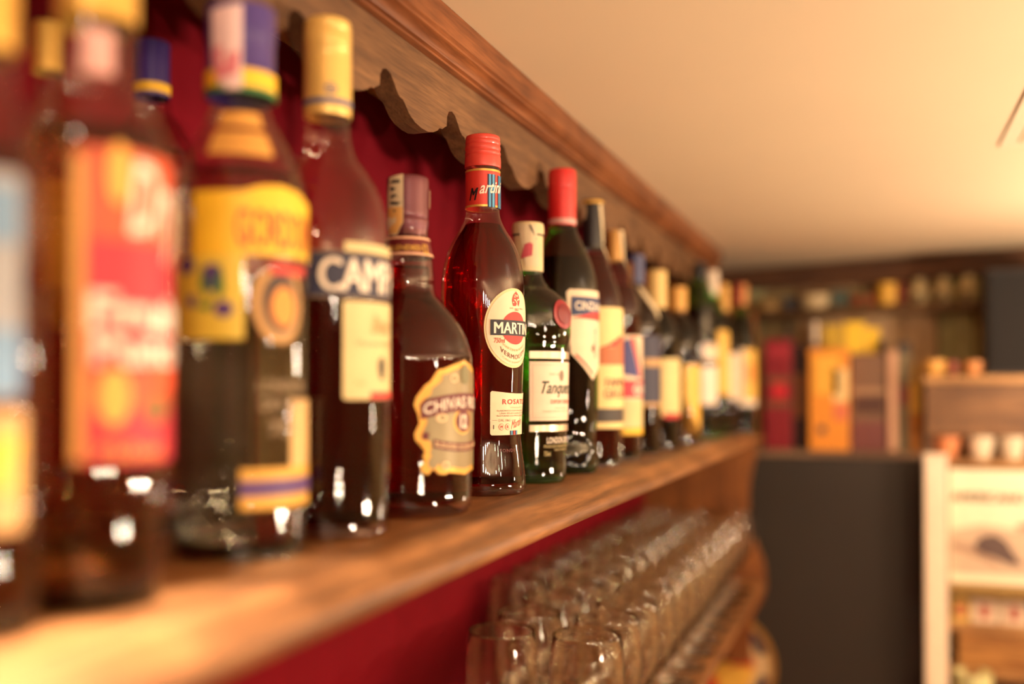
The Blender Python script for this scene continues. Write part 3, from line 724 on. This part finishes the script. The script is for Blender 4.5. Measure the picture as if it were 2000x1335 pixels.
b.patch('stripe', [rect(u0, u0+118, 797, 824)], P('charcoal_print', (54, 46, 40)), hw, .0008, lab)

def simple(name, label, cx, cyr, L, prof, g, cap, capm, liq, liqm, labs=(), group=None):
    b = Bottle(name, label, cx, cyr, L, prof, g, cap, capm, liq, liqm, group, seg=32)
    for nm, x0, wd, y0, y1, m in labs:
        hw = b.bhw = prof[1][0]
        u0 = b.u(x0, hw)
        b.patch(nm, [rrect(u0, u0+wd, y0, y1, 3)], m, hw, .0005 + .0003*(nm != 'label'))
    return b
b = simple('gin_bottle', 'clear gin bottle with slanted blue and red flag label', 1202, 480, .32,
    [(50, 897), (51, 888), (51, 640), (50, 610), (43, 575), (30, 540), (18, 515), (15, 500), (15, 470)], G_clear,
    [(15, 508), (16, 505), (16, 452)], P('tan_gold_cap', (214, 160, 84), .4), 560, Q_brown,
    [('label', 1208, 100, 655, 780, cream), ('stripe', 1208, 100, 742, 776, P('crimson_print2', (200, 36, 60))), ('lower_label', 1208, 100, 780, 835, ivory), ('stripe', 1208, 100, 836, 848, yellow)])
u0 = b.u(1208, 51)
b.patch('flag_print', [[(u0+2, 668), (u0+22, 660), (u0+48, 738), (u0+2, 730)]], P('flag_blue', (50, 52, 120)), 51, .0009)
b.patch('flag_print', [[(u0+24, 660), (u0+34, 657), (u0+58, 738), (u0+50, 738)]], redp, 51, .0009)
b.patch('tax_seal', [[(8, 450), (16, 450), (36, 560), (28, 560)]], seal, 18, .0014, dv=12)
b.text('GIN', u0+30, u0+80, 750, 770, white, 51, .0011, None, .03)
b = simple('rum_bottle', 'amber bottle with blue cap and navy label', 1242, 530, .32,
    [(46, 886), (48, 878), (48, 660), (46, 630), (38, 600), (24, 570), (16, 556), (15, 530)], G_smoke,
    [(15, 556), (16, 552), (16, 499)], P('slate_blue_cap', (74, 80, 116), .4), 600, Q_whisky,
    [('label', 1252, 60, 655, 790, P('dark_navy_label', (38, 38, 66))), ('stripe', 1256, 70, 700, 716, tan), ('stripe', 1252, 60, 786, 794, tan)])
b.patch('tax_seal', [rect(-16, -5, 512, 556)], P('amber_seal', (206, 146, 74)), 16, .0012)
b.patch('tax_seal', [[(4, 560), (12, 560), (36, 620), (26, 622)]], seal, 22, .0016, dv=10)
b = simple('liqueur_bottle', 'dark bottle with broad pale yellow cap and cream label', 1281, 570, .318,
    [(44, 878), (47, 870), (47, 680), (44, 650), (36, 628), (26, 612), (20, 600), (20, 570)], G_dark,
    [(20, 600), (21, 596), (21, 530)], P('pale_yellow_cap', (226, 192, 118), .4), 620, Q_dark,
    [('label', 1286, 60, 700, 812, P('old_cream_label', (226, 204, 140))), ('stripe', 1296, 40, 806, 816, redp)])
b = simple('spirit_bottle', 'smoky dark bottle with gold cap and long yellow label', 1323, 590, .316,
    [(40, 870), (43, 863), (43, 700), (40, 660), (30, 632), (20, 618), (18, 606), (17, 590)], G_smoke,
    [(17, 612), (18, 608), (18, 562)], P('amber_gold_cap', (220, 166, 78), .4), 640, Q_dark,
    [('label', 1336, 50, 712, 850, P('sunny_label', (236, 190, 84)))])
b = simple('wine_bottle', 'green bottle with dark collar and small white label, far along the shelf', 1366, 560, .314,
    [(31, 862), (34, 855), (34, 680), (33, 640), (31, 600), (24, 572), (18, 552), (15, 540), (15, 530)], G_green2,
    [(15, 545), (16, 541), (16, 530), (14, 522), (14, 514)], P('black_cap', (30, 28, 30)), 600, Q_dark,
    [('label', 1368, 44, 715, 790, white), ('neck_label', 1372, 40, 672, 702, cream)])
b = simple('spirit_bottle', 'slim bottle with white cap and long golden label', 1390, 560, .304,
    [(32, 856), (34, 850), (34, 680), (32, 640), (24, 605), (15, 585), (13, 575), (12, 560)], G_green2,
    [(12, 580), (13, 577), (13, 530)], P('white_cap', (230, 214, 190), .4), 620, Q_dark,
    [('label', 1402, 32, 645, 770, P('sunny_label', (236, 190, 84)))])
b = simple('spirit_bottle', 'slim dark bottle with golden cap between white-capped and last green bottle', 1412, 590, .290,
    [(29, 850), (31, 845), (31, 690), (28, 655), (20, 625), (13, 612), (11, 600), (11, 590)], G_smoke,
    [(11, 610), (12, 607), (12, 556)], P('amber_gold_cap', (220, 166, 78)), 640, Q_brown,
    [('label', 1418, 30, 690, 780, cream)])
b = simple('wine_bottle', 'green bottle with red cap, last one at the far end of the shelf', 1447, 570, .272,
    [(28, 842), (29, 838), (29, 700), (28, 670), (22, 630), (14, 605), (11, 594), (11, 590)], G_green2,
    [(12, 596), (13, 593), (13, 556)], P('red_small_cap', (180, 52, 44), .4), 615, Q_dark,
    [('label', 1430, 60, 682, 792, white), ('stripe', 1452, 50, 682, 780, P('sunny_label', (236, 190, 84)))])
b.patch('stripe', [rect(b.u(1458, 29), b.u(1458, 29)+14, 710, 745)], orange, 29, .0011)
b.patch('tax_seal', [rect(2, 14, 556, 596)], P('amber_seal', (206, 146, 74)), 13, .0012)

# ------------------------------------------------------------------ glasses on the lower shelf
G_thin = liquid('drinking_glass', (.99, .985, .97), 1.5, solid=True)
gp = [(0, .004), (.020, .0035), (.033, .0008), (.0345, .0012), (.0345, .0026), (.020, .006), (.008, .010), (.0048, .018), (.0042, .034), (.0048, .052),
      (.010, .0605), (.024, .070), (.0345, .088), (.0388, .112), (.0380, .138), (.0350, .165), (.0342, .1655), (.0336, .165), (.0366, .138), (.0373, .112), (.033, .089), (.022, .0725), (.009, .064), (0, .0625)]
gme = None
def goblet(x, y, label, group, bowl_me=[], foot_me=[]):
    root = empty('goblet', (x, y, LS), label, 'glass', group, random.uniform(0, 6))
    if not bowl_me:
        o = link('bowl', lathe(spline(gp[9:], 2), 36), G_thin, root, True); bowl_me.append(o.data)
        o = link('stem', lathe(spline(gp[:10], 2), 28), G_thin, root, True); foot_me.append(o.data)
    else:
        for n, me in (('bowl', bowl_me[0]), ('stem', foot_me[0])):
            o = bpy.data.objects.new(n, me); o.parent = root; C.objects.link(o)
    sc_ = random.uniform(.99, 1.015)
    return root
for r_, (L, t0, n, lab_) in enumerate([(.278, .975, 14, 'front'), (.364, .967, 14, 'middle'), (.446, 1.236, 11, 'back')]):
    for k in range(n):
        t = t0 + k*.0865
        if t > YE - .045: break
        ORD = 'nearest second third fourth fifth sixth seventh eighth ninth tenth eleventh twelfth thirteenth fourteenth'.split()
        gr = 'goblets on the lower shelf'
        if k == 0: lb = ('clear goblet nearest the camera in the front row of the glass shelf', 'clear goblet leftmost of all, nearest in the middle row', 'clear goblet nearest the camera in the back row by the red wall')[r_]
        else: lb = 'clear goblet, %s from the camera in the %s row of the glass shelf' % (ORD[k], lab_)
        goblet(-L + random.uniform(-.002, .002), t + random.uniform(-.002, .002), lb, gr)

# ------------------------------------------------------------------ far end of the room
def pbox(name, x0, x1, y0, y1, Y, depth, mat, bev=.002, parent=None, base=None):
    """box whose front face at distance Y covers these pixel columns and rows; returns bmesh-object in world coords"""
    xm, ym = (x0+x1)/2, (y0+y1)/2
    X0, X1 = at_Y(x0, ym, Y).x, at_Y(x1, ym, Y).x
    Zt, Zb = at_Y(xm, y0, Y).z, at_Y(xm, y1, Y).z
    if base is not None: Zb = base
    px, py_, pz = (parent.location if parent else (0, 0, 0))
    return link(name, box_bm(X0-px, X1-px, Y-py_, Y+depth-py_, Zb-pz, Zt-pz, bev), mat, parent)
CY = 2.29
# tall black cabinet with wooden top
pz = at_Y(1640, 884, CY)
cabn = empty('black_cabinet', (pz.x, CY, 0), 'tall black cabinet with pale wooden top behind the shelf end', 'cabinet')
M_blk = P('black_lacquer', (44, 38, 34), .55, scale=8)
x0 = at_Y(1440, 1000, CY).x; x1 = at_Y(1803, 1000, CY).x
ztop = at_Y(1640, 893, CY).z; zt2 = at_Y(1640, 880, CY).z
CT = zt2
link('body', box_bm(x0-pz.x, x1-pz.x, 0, .10, 0, ztop, .003), M_blk, cabn)
link('top_board', box_bm(x0-pz.x-.005, x1-pz.x+.002, -.006, .10, ztop, CT, .003), wood('grey_board', (120, 96, 76), (168, 138, 110), 'X', .6), cabn)
# round tin sign hung on the cabinet front
pc = at_Y(1402, 1298, CY-.012); R_ = .128
sign = empty('round_sign', (pc.x, CY-.002, pc.z), 'round enamel sign with gold rim and blue ring on the black cabinet', 'sign')
def disc(name, rad, y, mat, parent, a0=0, a1=360, rin=0, th=.0015):
    bm = bmesh.new(); n = max(6, int((a1-a0)/9))
    full = a1-a0 >= 360
    A = [math.radians(a0+(a1-a0)*k/n) for k in range(n if full else n+1)]
    out = [bm.verts.new((rad*math.cos(a), y, rad*math.sin(a))) for a in A]
    if rin:
        inn = [bm.verts.new((rin*math.cos(a), y, rin*math.sin(a))) for a in A]
        for k in range(len(A) - (0 if full else 1)):
            j = (k+1) % len(A); bm.faces.new((out[k], out[j], inn[j], inn[k]))
    else:
        bm.faces.new(out if full else out + [bm.verts.new((0, y, 0))])
    r = bmesh.ops.extrude_face_region(bm, geom=bm.faces[:])
    for v in [g for g in r['geom'] if isinstance(g, bmesh.types.BMVert)]: v.co.y += th
    bmesh.ops.recalc_face_normals(bm, faces=bm.faces)
    return link(name, bm, mat, parent)
disc('rim', R_, -.006, P('brass_rim', (176, 134, 70), .4, metal=.4), sign, rin=R_*.91, th=.006)
disc('field', R_*.91, -.003, P('sign_cream', (210, 184, 140), .4), sign, th=.003)
disc('blue_ring', R_*.88, -.0045, P('sign_navy', (40, 44, 72), .4), sign, 18, 165, rin=R_*.73)
disc('blue_ring', R_*.88, -.0045, P('sign_navy', (40, 44, 72), .4), sign, 195, 350, rin=R_*.73)
disc('quarter', R_*.62, -.0045, P('sign_red', (206, 70, 44), .4), sign, 0, 90)
disc('quarter', R_*.62, -.0045, P('sign_yellow', (236, 190, 84), .4), sign, 270, 360)
disc('quarter', R_*.62, -.0045, P('sign_red', (206, 70, 44), .4), sign, 180, 270)
disc('quarter', R_*.62, -.0045, P('sign_yellow', (236, 190, 84), .4), sign, 90, 180)
disc('centre', R_*.22, -.006, P('sign_yellow', (236, 190, 84), .4), sign)

# things standing on the cabinet top
def far_bottle(name, label, x, hw, ytop, mat, capm, y=None, liq=None, capy=None, cat='bottle', lab=None, Y=CY+.045):
    p = at_Y(x, 780, Y); h = hor_of(p); k = h/F
    zt = row_z(h, ytop) - CT; r = hw*k
    root = empty(name, (p.x, p.y, CT), label, cat)
    zc_ = zt - .045
    pr = [(0, .002), (r*.9, 0), (r, .004), (r, .05), (r, zc_*.62), (r*.9, zc_*.70), (r*.5, zc_*.84), (r*.36, zc_*.92), (r*.34, zc_)]
    link('glass_body', lathe(spline(pr, 3), 28), mat, root, True)
    link('cap', lathe([(r*.40, zc_-.004), (r*.41, zc_), (r*.41, zt-.001), (r*.36, zt), (0, zt)], 24), capm, root, True)
    if lab:
        lm, f0, f1 = lab
        link('label', lathe([(r+.0006, zt*f0), (r+.0006, zt*f1)], 28), lm, root, True)
    return root
def carton(name, label, x0, x1, ytop, mat, Y=CY+.02, d=.06, panels=(), cat='box'):
    xm = (x0+x1)/2; X0, X1 = at_Y(x0, 780, Y).x, at_Y(x1, 780, Y).x; zt = at_Y(xm, ytop, Y).z
    root = empty(name, ((X0+X1)/2, Y, CT), label, cat)
    hwid = (X1-X0)/2
    link('body', box_bm(-hwid, hwid, 0, d, 0, zt-CT-.006, .002), mat, root)
    link('lid', box_bm(-hwid-.0008, hwid+.0008, -.0008, d+.0008, zt-CT-.014, zt-CT, .002), mat, root)
    for f0, f1, g0, g1, m in panels:
        h = zt-CT
        link('printed_panel', box_bm(-hwid+2*hwid*f0, -hwid+2*hwid*f1, -.0012, 0, h*g0, h*g1), m, root)
    return root
carton('bottle_box', 'dark red bottle box with bright round red emblem, on the black cabinet', 1494, 1546, 662, P('crimson_box', (134, 16, 34), .5), Y=CY+.02, d=.05,
       panels=[(.0, 1, .60, .66, P('dull_tan_band', (120, 74, 48))), (.0, 1, .38, .44, P('dull_tan_band', (120, 74, 48))), (.3, .8, .46, .60, P('bright_red_label', (206, 34, 48))), (.1, .9, .84, .93, P('rose_red_band', (170, 40, 56)))])
carton('bottle_box', 'narrow dark brown box between the red box and orange box', 1548, 1577, 672, P('brown_box', (52, 16, 14), .5), Y=CY+.04, d=.04,
       panels=[(.1, .9, .3, .72, P('bronze_label', (130, 80, 36)))])
far_bottle('spirit_bottle', 'black-capped bottle whose top shows above the narrow brown box', 1539, 12, 628, P('brown_bottle', (60, 26, 18), .3, coat=.5), P('black_cap', (30, 28, 30)), Y=CY+.086)
carton('gift_box', 'tall orange and yellow gift box on the black cabinet', 1580, 1658, 680, P('amber_box', (232, 150, 52), .45), Y=CY+.004, d=.07,
       panels=[(.15, .75, .55, .93, P('box_yellow', (240, 184, 70))), (.6, .97, .48, .8, P('box_pale', (244, 214, 150))), (.62, .97, .3, .46, P('box_rose', (220, 120, 84))), (.22, .42, .17, .24, P('box_navy', (50, 60, 70)))])
carton('whisky_box', 'wide taupe box with dark oval emblem right of the orange box', 1662, 1733, 690, P('taupe_box', (120, 88, 66), .5), Y=CY+.03, d=.05,
       panels=[(.0, 1, .0, .30, P('plum_panel', (112, 60, 58))), (.1, .9, .38, .56, P('dark_umber_panel', (76, 44, 34))), (.0, 1, .58, .64, P('light_taupe_panel', (160, 124, 92)))])
far_bottle('spirit_bottle', 'black-topped bottle half hidden behind the taupe box', 1722, 16, 664, P('grey_bottle', (90, 78, 70), .3, coat=.5), P('black_cap', (30, 28, 30)), Y=CY+.095-.012)
carton('bottle_box', 'narrow pale pink carton standing among the far bottles', 1735, 1752, 684, P('pale_pink_carton', (206, 160, 128), .5), d=.04)
carton('bottle_box', 'grey-green box with dark lid right of the pale pink carton', 1755, 1778, 668, P('greygreen_box', (120, 108, 78), .5), Y=CY+.035, d=.04,
       panels=[(.0, 1, .90, 1.0, P('charcoal_print', (54, 46, 40))), (.0, 1, .42, .6, P('wine_label', (126, 60, 50)))])
far_bottle('liqueur_bottle', 'slim amber bottle at the right end of the cabinet top', 1789, 11, 712, P('amber_bottle', (206, 134, 48), .3, coat=.5), gold,
           lab=(P('sunny_label', (236, 190, 84)), .45, .8), Y=CY+.03)
far_bottle('spirit_bottle', 'pale bottle standing behind the orange gift box', 1592, 15, 628, P('pale_bottle', (196, 176, 150), .3, coat=.4), P('white_cap', (230, 214, 190)), Y=CY+.095)
# yellow cartons behind
carton('yellow_carton', 'bright yellow carton above and behind the orange box', 1650, 1690, 628, P('yellow_carton', (240, 200, 52), .5), Y=CY+.078, d=.04)
carton('yellow_carton', 'dull yellow carton at the back beside the bright yellow one', 1608, 1648, 634, P('mustard_carton', (196, 162, 48), .5), Y=CY+.081, d=.04)
carton('yellow_carton', 'small yellow carton right of the bright yellow one', 1692, 1718, 640, P('yellow_carton', (240, 200, 52)), Y=CY+.09, d=.02)

# rail on the plank wall with small things on it
def wall_xy(px, back=.0):
    """point on the plank wall surface for a pixel column (at the horizon row), moved 'back' metres off the wall"""
    r = ray(px, 620); d = Vector((r.x, r.y)); n = wn
    s = (WA - n*back).dot(n) / d.dot(n)
    return d*s
railp0, railp1 = wall_xy(1440), wall_xy(2060)
rail_z = row_z(hor_of(Vector((*wall_xy(1750), 0))), 603)
def on_wall(name, px, z, label, cat, group=None, back=.045):
    p = wall_xy(px, back)
    return empty(name, (p.x, p.y, z), label, cat, group, math.atan2(wdir.y, wdir.x))
rl = on_wall('wall_rail', 1700, rail_z, 'narrow dark wooden rail along the plank wall', 'rail', back=.012)
L0 = (railp0 - wall_xy(1700)).length; L1 = (railp1 - wall_xy(1700)).length
link('rail_board', box_bm(-L0, L1, -.062, .004, -.014, 0, .002), wood('rail_wood', (96, 68, 40), (140, 104, 64), 'X', .6), rl)
link('rail_lip', box_bm(-L0, L1, -.066, -.0625, -.018, .004, .001), wood('rail_wood', (96, 68, 40), (140, 104, 64), 'X', .6), rl)
kk = hor_of(Vector((*wall_xy(1700), 0)))/F
def pot(px, hwp, hp, mat, label, cat, top=.8, name=None, group=None):
    o = on_wall(name or cat, px, rail_z, label, cat, group)
    r = hwp*kk; h = hp*kk
    link('body', lathe(spline([(0, 0), (r*.7, 0), (r*.95, h*.25), (r, h*.55), (r*top, h*.92), (r*top*1.05, h), (r*top*.9, h), (r*top*.8, h*.9)], 2), 22), mat, o, True)
    return o
def card(px, hwp, hp, mat, label, name, cat, m2=None):
    o = on_wall(name, px, rail_z, label, cat)
    r = hwp*kk; h = hp*kk
    link('board', box_bm(-r, r, -.006, 0, .0, h, .001), mat, o)
    if m2: link('print', box_bm(-r*.6, r*.6, -.0072, -.006, h*.25, h*.75), m2, o)
    return o
pot(1500, 26, 24, P('dull_gold_tin', (160, 124, 70), .5), 'low dull gold dish at the left end of rail', 'dish')
card(1552, 22, 30, P('slate_card', (84, 86, 92), .6), 'slate blue card left of the pale bowl on the rail', 'small_card', 'card')
pot(1592, 30, 32, P('pale_bowl', (196, 172, 128), .5), 'wide pale bowl on the rail', 'bowl', 1.0)
card(1640, 16, 38, P('teal_card', (86, 100, 92), .6), 'teal card right of the pale bowl on the rail', 'small_card', 'card')
card(1676, 16, 36, P('green_card', (92, 96, 54), .6), 'olive green card standing on the rail', 'small_card', 'card', P('red_patch', (150, 60, 40)))
card(1702, 10, 28, P('brick_card', (156, 82, 52), .6), 'brick red card left of the yellow tin on the rail', 'small_card', 'card')
pot(1733, 19, 46, P('yellow_tin', (226, 172, 60), .5), 'small bright yellow tin on the rail', 'tin', .95)
card(1763, 10, 44, P('maroon_card', (120, 56, 44), .6), 'maroon card right of the yellow tin on the rail', 'small_card', 'card')
for i, px in enumerate((1796, 1843, 1890)):
    o = pot(px, 17, 50, P('ivory_pot', (206, 186, 136), .5), 'ivory jar with dark lid on the rail, %s' % ('left one of three', 'middle one of three', 'right one of three, beside the loudspeaker')[i], 'jar', .6, 'ivory_jar', 'ivory jars on the rail')
    link('lid', lathe([(.0, 50*kk+.0005), (17*kk*.62, 50*kk+.0005), (17*kk*.62, 56*kk), (0, 58*kk)], 18), P('black_cap', (30, 28, 30)), o, True)
    link('dark_spot', box_bm(-.006, .006, -17*kk-.001, -17*kk+.006, 8*kk, 20*kk, .002), P('charcoal_print', (54, 46, 40)), o)

# wooden crate cabinet on the right with the loudspeaker on top
RY = 2.262
p0 = at_Y(1807, 790, RY); zt_ = at_Y(1900, 733, RY).z; zb_ = at_Y(1900, 850, RY).z
cr = empty('wooden_cupboard', (p0.x, RY, 0), 'brown wooden cupboard with open shelves at the right edge', 'cupboard')
W_cr = wood('cupboard_wood', (116, 82, 54), (158, 116, 76), 'X', .6)
W_led = wood('ledge_wood', (176, 128, 76), (212, 164, 106), 'X', .55)
Wd = .75
link('upper_panel', box_bm(0, Wd, .0, .02, zb_, zt_-.016, .002), W_cr, cr)
link('top_board', box_bm(-.004, Wd, -.016, .16, zt_-.016, zt_, .002), W_led, cr)
link('side_panel', box_bm(0, .018, .021, .15, 0, zt_-.017, .001), W_cr, cr)
link('back_panel', box_bm(.019, Wd, .135, .15, 0, zt_-.017, .001), W_cr, cr)
zs1 = at_Y(1900, 897, RY).z; zs2 = at_Y(1900, 912, RY).z
link('shelf', box_bm(.019, Wd, -.004, .134, zs2, zs1, .002), W_led, cr)
zq = at_Y(1900, 1215, RY).z
link('shelf', box_bm(.019, Wd, -.004, .134, zq-.018, zq, .002), W_led, cr)
zr = at_Y(1900, 1305, RY).z
link('drawer_front', box_bm(.06, Wd, -.002, .016, zr, zq-.02, .002), wood('golden_panel', (150, 98, 48), (206, 152, 84), 'X', .5), cr)
link('shelf', box_bm(.019, Wd, -.004, .134, zr-.016, zr-.001, .002), W_led, cr)
# top board objects
def on_cup(name, x0, x1, ytop, label, cat, mat, zbase, shape='bowl', Y=RY+.03, group=None):
    X0, X1 = at_Y(x0, 800, Y).x, at_Y(x1, 800, Y).x; r = (X1-X0)/2
    h = at_Y((x0+x1)/2, ytop, Y).z - zbase
    o = empty(name, ((X0+X1)/2, Y, zbase), label, cat, group)
    if shape == 'bowl': link('body', lathe(spline([(0, 0), (r*.55, 0), (r*.9, h*.4), (r, h*.95), (r*.96, h), (r*.85, h*.9), (r*.5, h*.3), (0, h*.15)], 2), 26), mat, o, True)
    elif shape == 'cup':
        link('body', lathe(spline([(0, 0), (r*.6, 0), (r*.85, h*.5), (r, h*.97), (r*.95, h), (r*.8, h*.6), (0, h*.1)], 2), 26), mat, o, True)
    else: link('body', box_bm(-r, r, 0, .05, 0, h, .003), mat, o)
    return o
on_cup('bowl', 1802, 1848, 704, 'yellow-orange bowl on the cupboard top', 'bowl', P('sand_bowl', (226, 170, 84)), zt_)
on_cup('cup', 1850, 1872, 706, 'small dull red cup on the cupboard top', 'cup', P('brick_cup', (150, 76, 60)), zt_, 'cup')
on_cup('bowl', 1882, 1924, 706, 'peach bowl beside the loudspeaker on the cupboard top', 'bowl', P('peach_bowl', (226, 154, 92)), zt_)
# loudspeaker
X0 = at_Y(1926, 620, RY).x; zt3 = at_Y(1960, 524, RY).z
sp = empty('loudspeaker', (X0+.07, RY, zt_), 'black box loudspeaker at the right edge, standing on the cupboard', 'speaker')
link('body', box_bm(-.07, .07, .0, .12, 0, zt3-zt_, .004), P('speaker_black', (40, 34, 32), .6), sp)
link('grille', box_bm(-.064, .064, -.004, -.0002, .008, zt3-zt_-.008, .003), P('speaker_cloth', (27, 24, 23), .9, scale=400, bump=.4), sp)
# cups on the first shelf of the cupboard
for i, (x0, x1, m, lb) in enumerate([(1820, 1876, P('terracotta_cup', (220, 140, 92)), 'terracotta bowl left of the white cups on cupboard shelf'), (1886, 1942, P('white_cup', (232, 214, 186)), 'white cup with rounded sides on cupboard shelf'),
                                     (1948, 2004, P('white_cup', (232, 214, 186)), 'white cup cut by the right edge, on cupboard shelf')]):
    on_cup('cup', x0, x1, 853, lb, 'cup', m, zs1, 'cup', RY+.03)
# poster board
YP = RY-.035
X0 = at_Y(1854, 1020, YP).x; za, zb = at_Y(1930, 917, YP).z, at_Y(1930, 1140, YP).z
po = empty('poster_board', (X0, YP, zb), 'cream poster with faded lettering and dark boat picture, right edge', 'poster')
PW = .26; PH = za-zb
link('board', box_bm(0, PW, 0, .006, 0, PH, .001), P('poster_cream', (250, 236, 208), .5), po)
me = text_mesh('AMERICANO', .03, .1)
bm = bmesh.new(); bm.from_mesh(me); bpy.data.meshes.remove(me)
xs = [v.co.x for v in bm.verts]; w_ = max(xs)
for v in bm.verts: v.co = Vector((.004 + v.co.x/w_*.138, -.0006, PH*.72 + v.co.y*.026))
link('lettering', bm, P('olive_letter', (150, 122, 74)), po)
def flat(name, pts, y, mat, par):
    bm = bmesh.new(); bm.faces.new([bm.verts.new((a, y, b_)) for a, b_ in pts]); return link(name, bm, mat, par)
flat('picture_sky', [(.002, PH*.46), (.06, PH*.52), (.14, PH*.47), (PW, PH*.55), (PW, PH*.08), (.002, PH*.08)], -.0004, P('picture_grey', (206, 182, 158)), po)
flat('picture_shape', [(.045, PH*.34), (.06, PH*.42), (.085, PH*.44), (.105, PH*.38), (.118, PH*.28), (.135, PH*.17), (.11, PH*.18), (.08, PH*.24), (.055, PH*.27)], -.0008, P('picture_dark', (96, 78, 76)), po)
flat('picture_shape', [(.15, PH*.36), (.18, PH*.40), (PW, PH*.36), (PW, PH*.28), (.17, PH*.30)], -.0008, P('picture_dark', (96, 78, 76)), po)
flat('picture_shape', [(.002, PH*.36), (.04, PH*.33), (.09, PH*.20), (.09, PH*.16), (.03, PH*.27), (.002, PH*.30)], -.0008, P('picture_mid', (170, 140, 120)), po)
flat('picture_shape', [(.12, PH*.52), (.15, PH*.56), (.16, PH*.50), (.13, PH*.47)], -.0008, P('picture_mid', (170, 140, 120)), po)
# moulded rail holding the poster and row of labels
zr0, zr1 = at_Y(1930, 1162, YP).z, at_Y(1930, 1141, YP).z
link('holder_rail', box_bm(0, PW, -.008, .03, zr0-zb, zr1-zb, .002), P('olive_rail', (150, 120, 64), .5), po)
# row of small white cartons with red marks under it
for i, (x0, x1) in enumerate([(1860, 1892), (1896, 1950), (1954, 2008)]):
    Y = RY - .004
    X0, X1 = at_Y(x0, 1190, Y).x, at_Y(x1, 1190, Y).x; ht = at_Y(1930, 1172, Y).z - zq
    o = empty('small_carton', ((X0+X1)/2, Y, zq), ('yellow-white carton, leftmost under the poster rail', 'white carton with red mark, middle under the poster rail', 'white carton cut by the right edge under the poster rail')[i], 'carton', 'cartons under the poster')
    link('body', box_bm(-(X1-X0)/2, (X1-X0)/2, 0, .05, 0, ht, .003), P('carton_yellow', (232, 196, 110)) if i == 0 else P('carton_white', (228, 206, 180)), o)
    link('mark', box_bm(-.008, .008, -.001, 0, ht*.25, ht*.8), P('carton_red', (170, 70, 60)), o)
X0 = at_Y(1900, 1330, RY).x
o = on_cup('dish', 1862, 1935, 1312, 'pale green and white dish at the bottom right corner', 'dish', P('mint_dish', (214, 214, 160)), at_Y(1900, 1400, RY).z, 'bowl', RY-.03)
# support for that dish
dz = at_Y(1900, 1400, RY).z
link('shelf', box_bm(.075, Wd, -.09, .134, dz-.018, dz, .002), W_led, cr)
# cream post left of the poster
YPo = RY - .055
X0, X1 = at_Y(1806, 1100, YPo).x, at_Y(1851, 1100, YPo).x; zpt = at_Y(1828, 886, YPo).z
po2 = empty('cream_post', ((X0+X1)/2, YPo, 0), 'upright cream painted post between black cabinet and poster', 'post')
h_ = (X1-X0)/2
link('post', box_bm(-h_, h_, 0, .032, 0, zpt-.012, .003), P('cream_post_paint', (248, 228, 206), .5), po2)
link('post_cap', box_bm(-h_-.001, h_+.001, -.001, .033, zpt-.012, zpt, .003), P('cream_post_paint', (248, 228, 206), .5), po2)

# square pale ceiling panel cut by the right edge
c0 = Vector((0, 0, CZ)) + ray(1950, 288) * ((CEIL-.0018-CZ)/ray(1950, 288).z)
cp = empty('ceiling_panel', (c0.x, c0.y, CEIL), 'square pale panel on the ceiling, its corner at the right edge', 'ceiling panel')
M_pan = P('panel_white', (238, 222, 190), .6)
link('frame', box_bm(0, .42, -.6, 0, -.0018, -.0004, .0005), M_pan, cp)
link('diffuser', box_bm(.02, .40, -.58, -.02, -.0026, -.0017, .0003), P('panel_inset', (226, 206, 170), .5), cp)
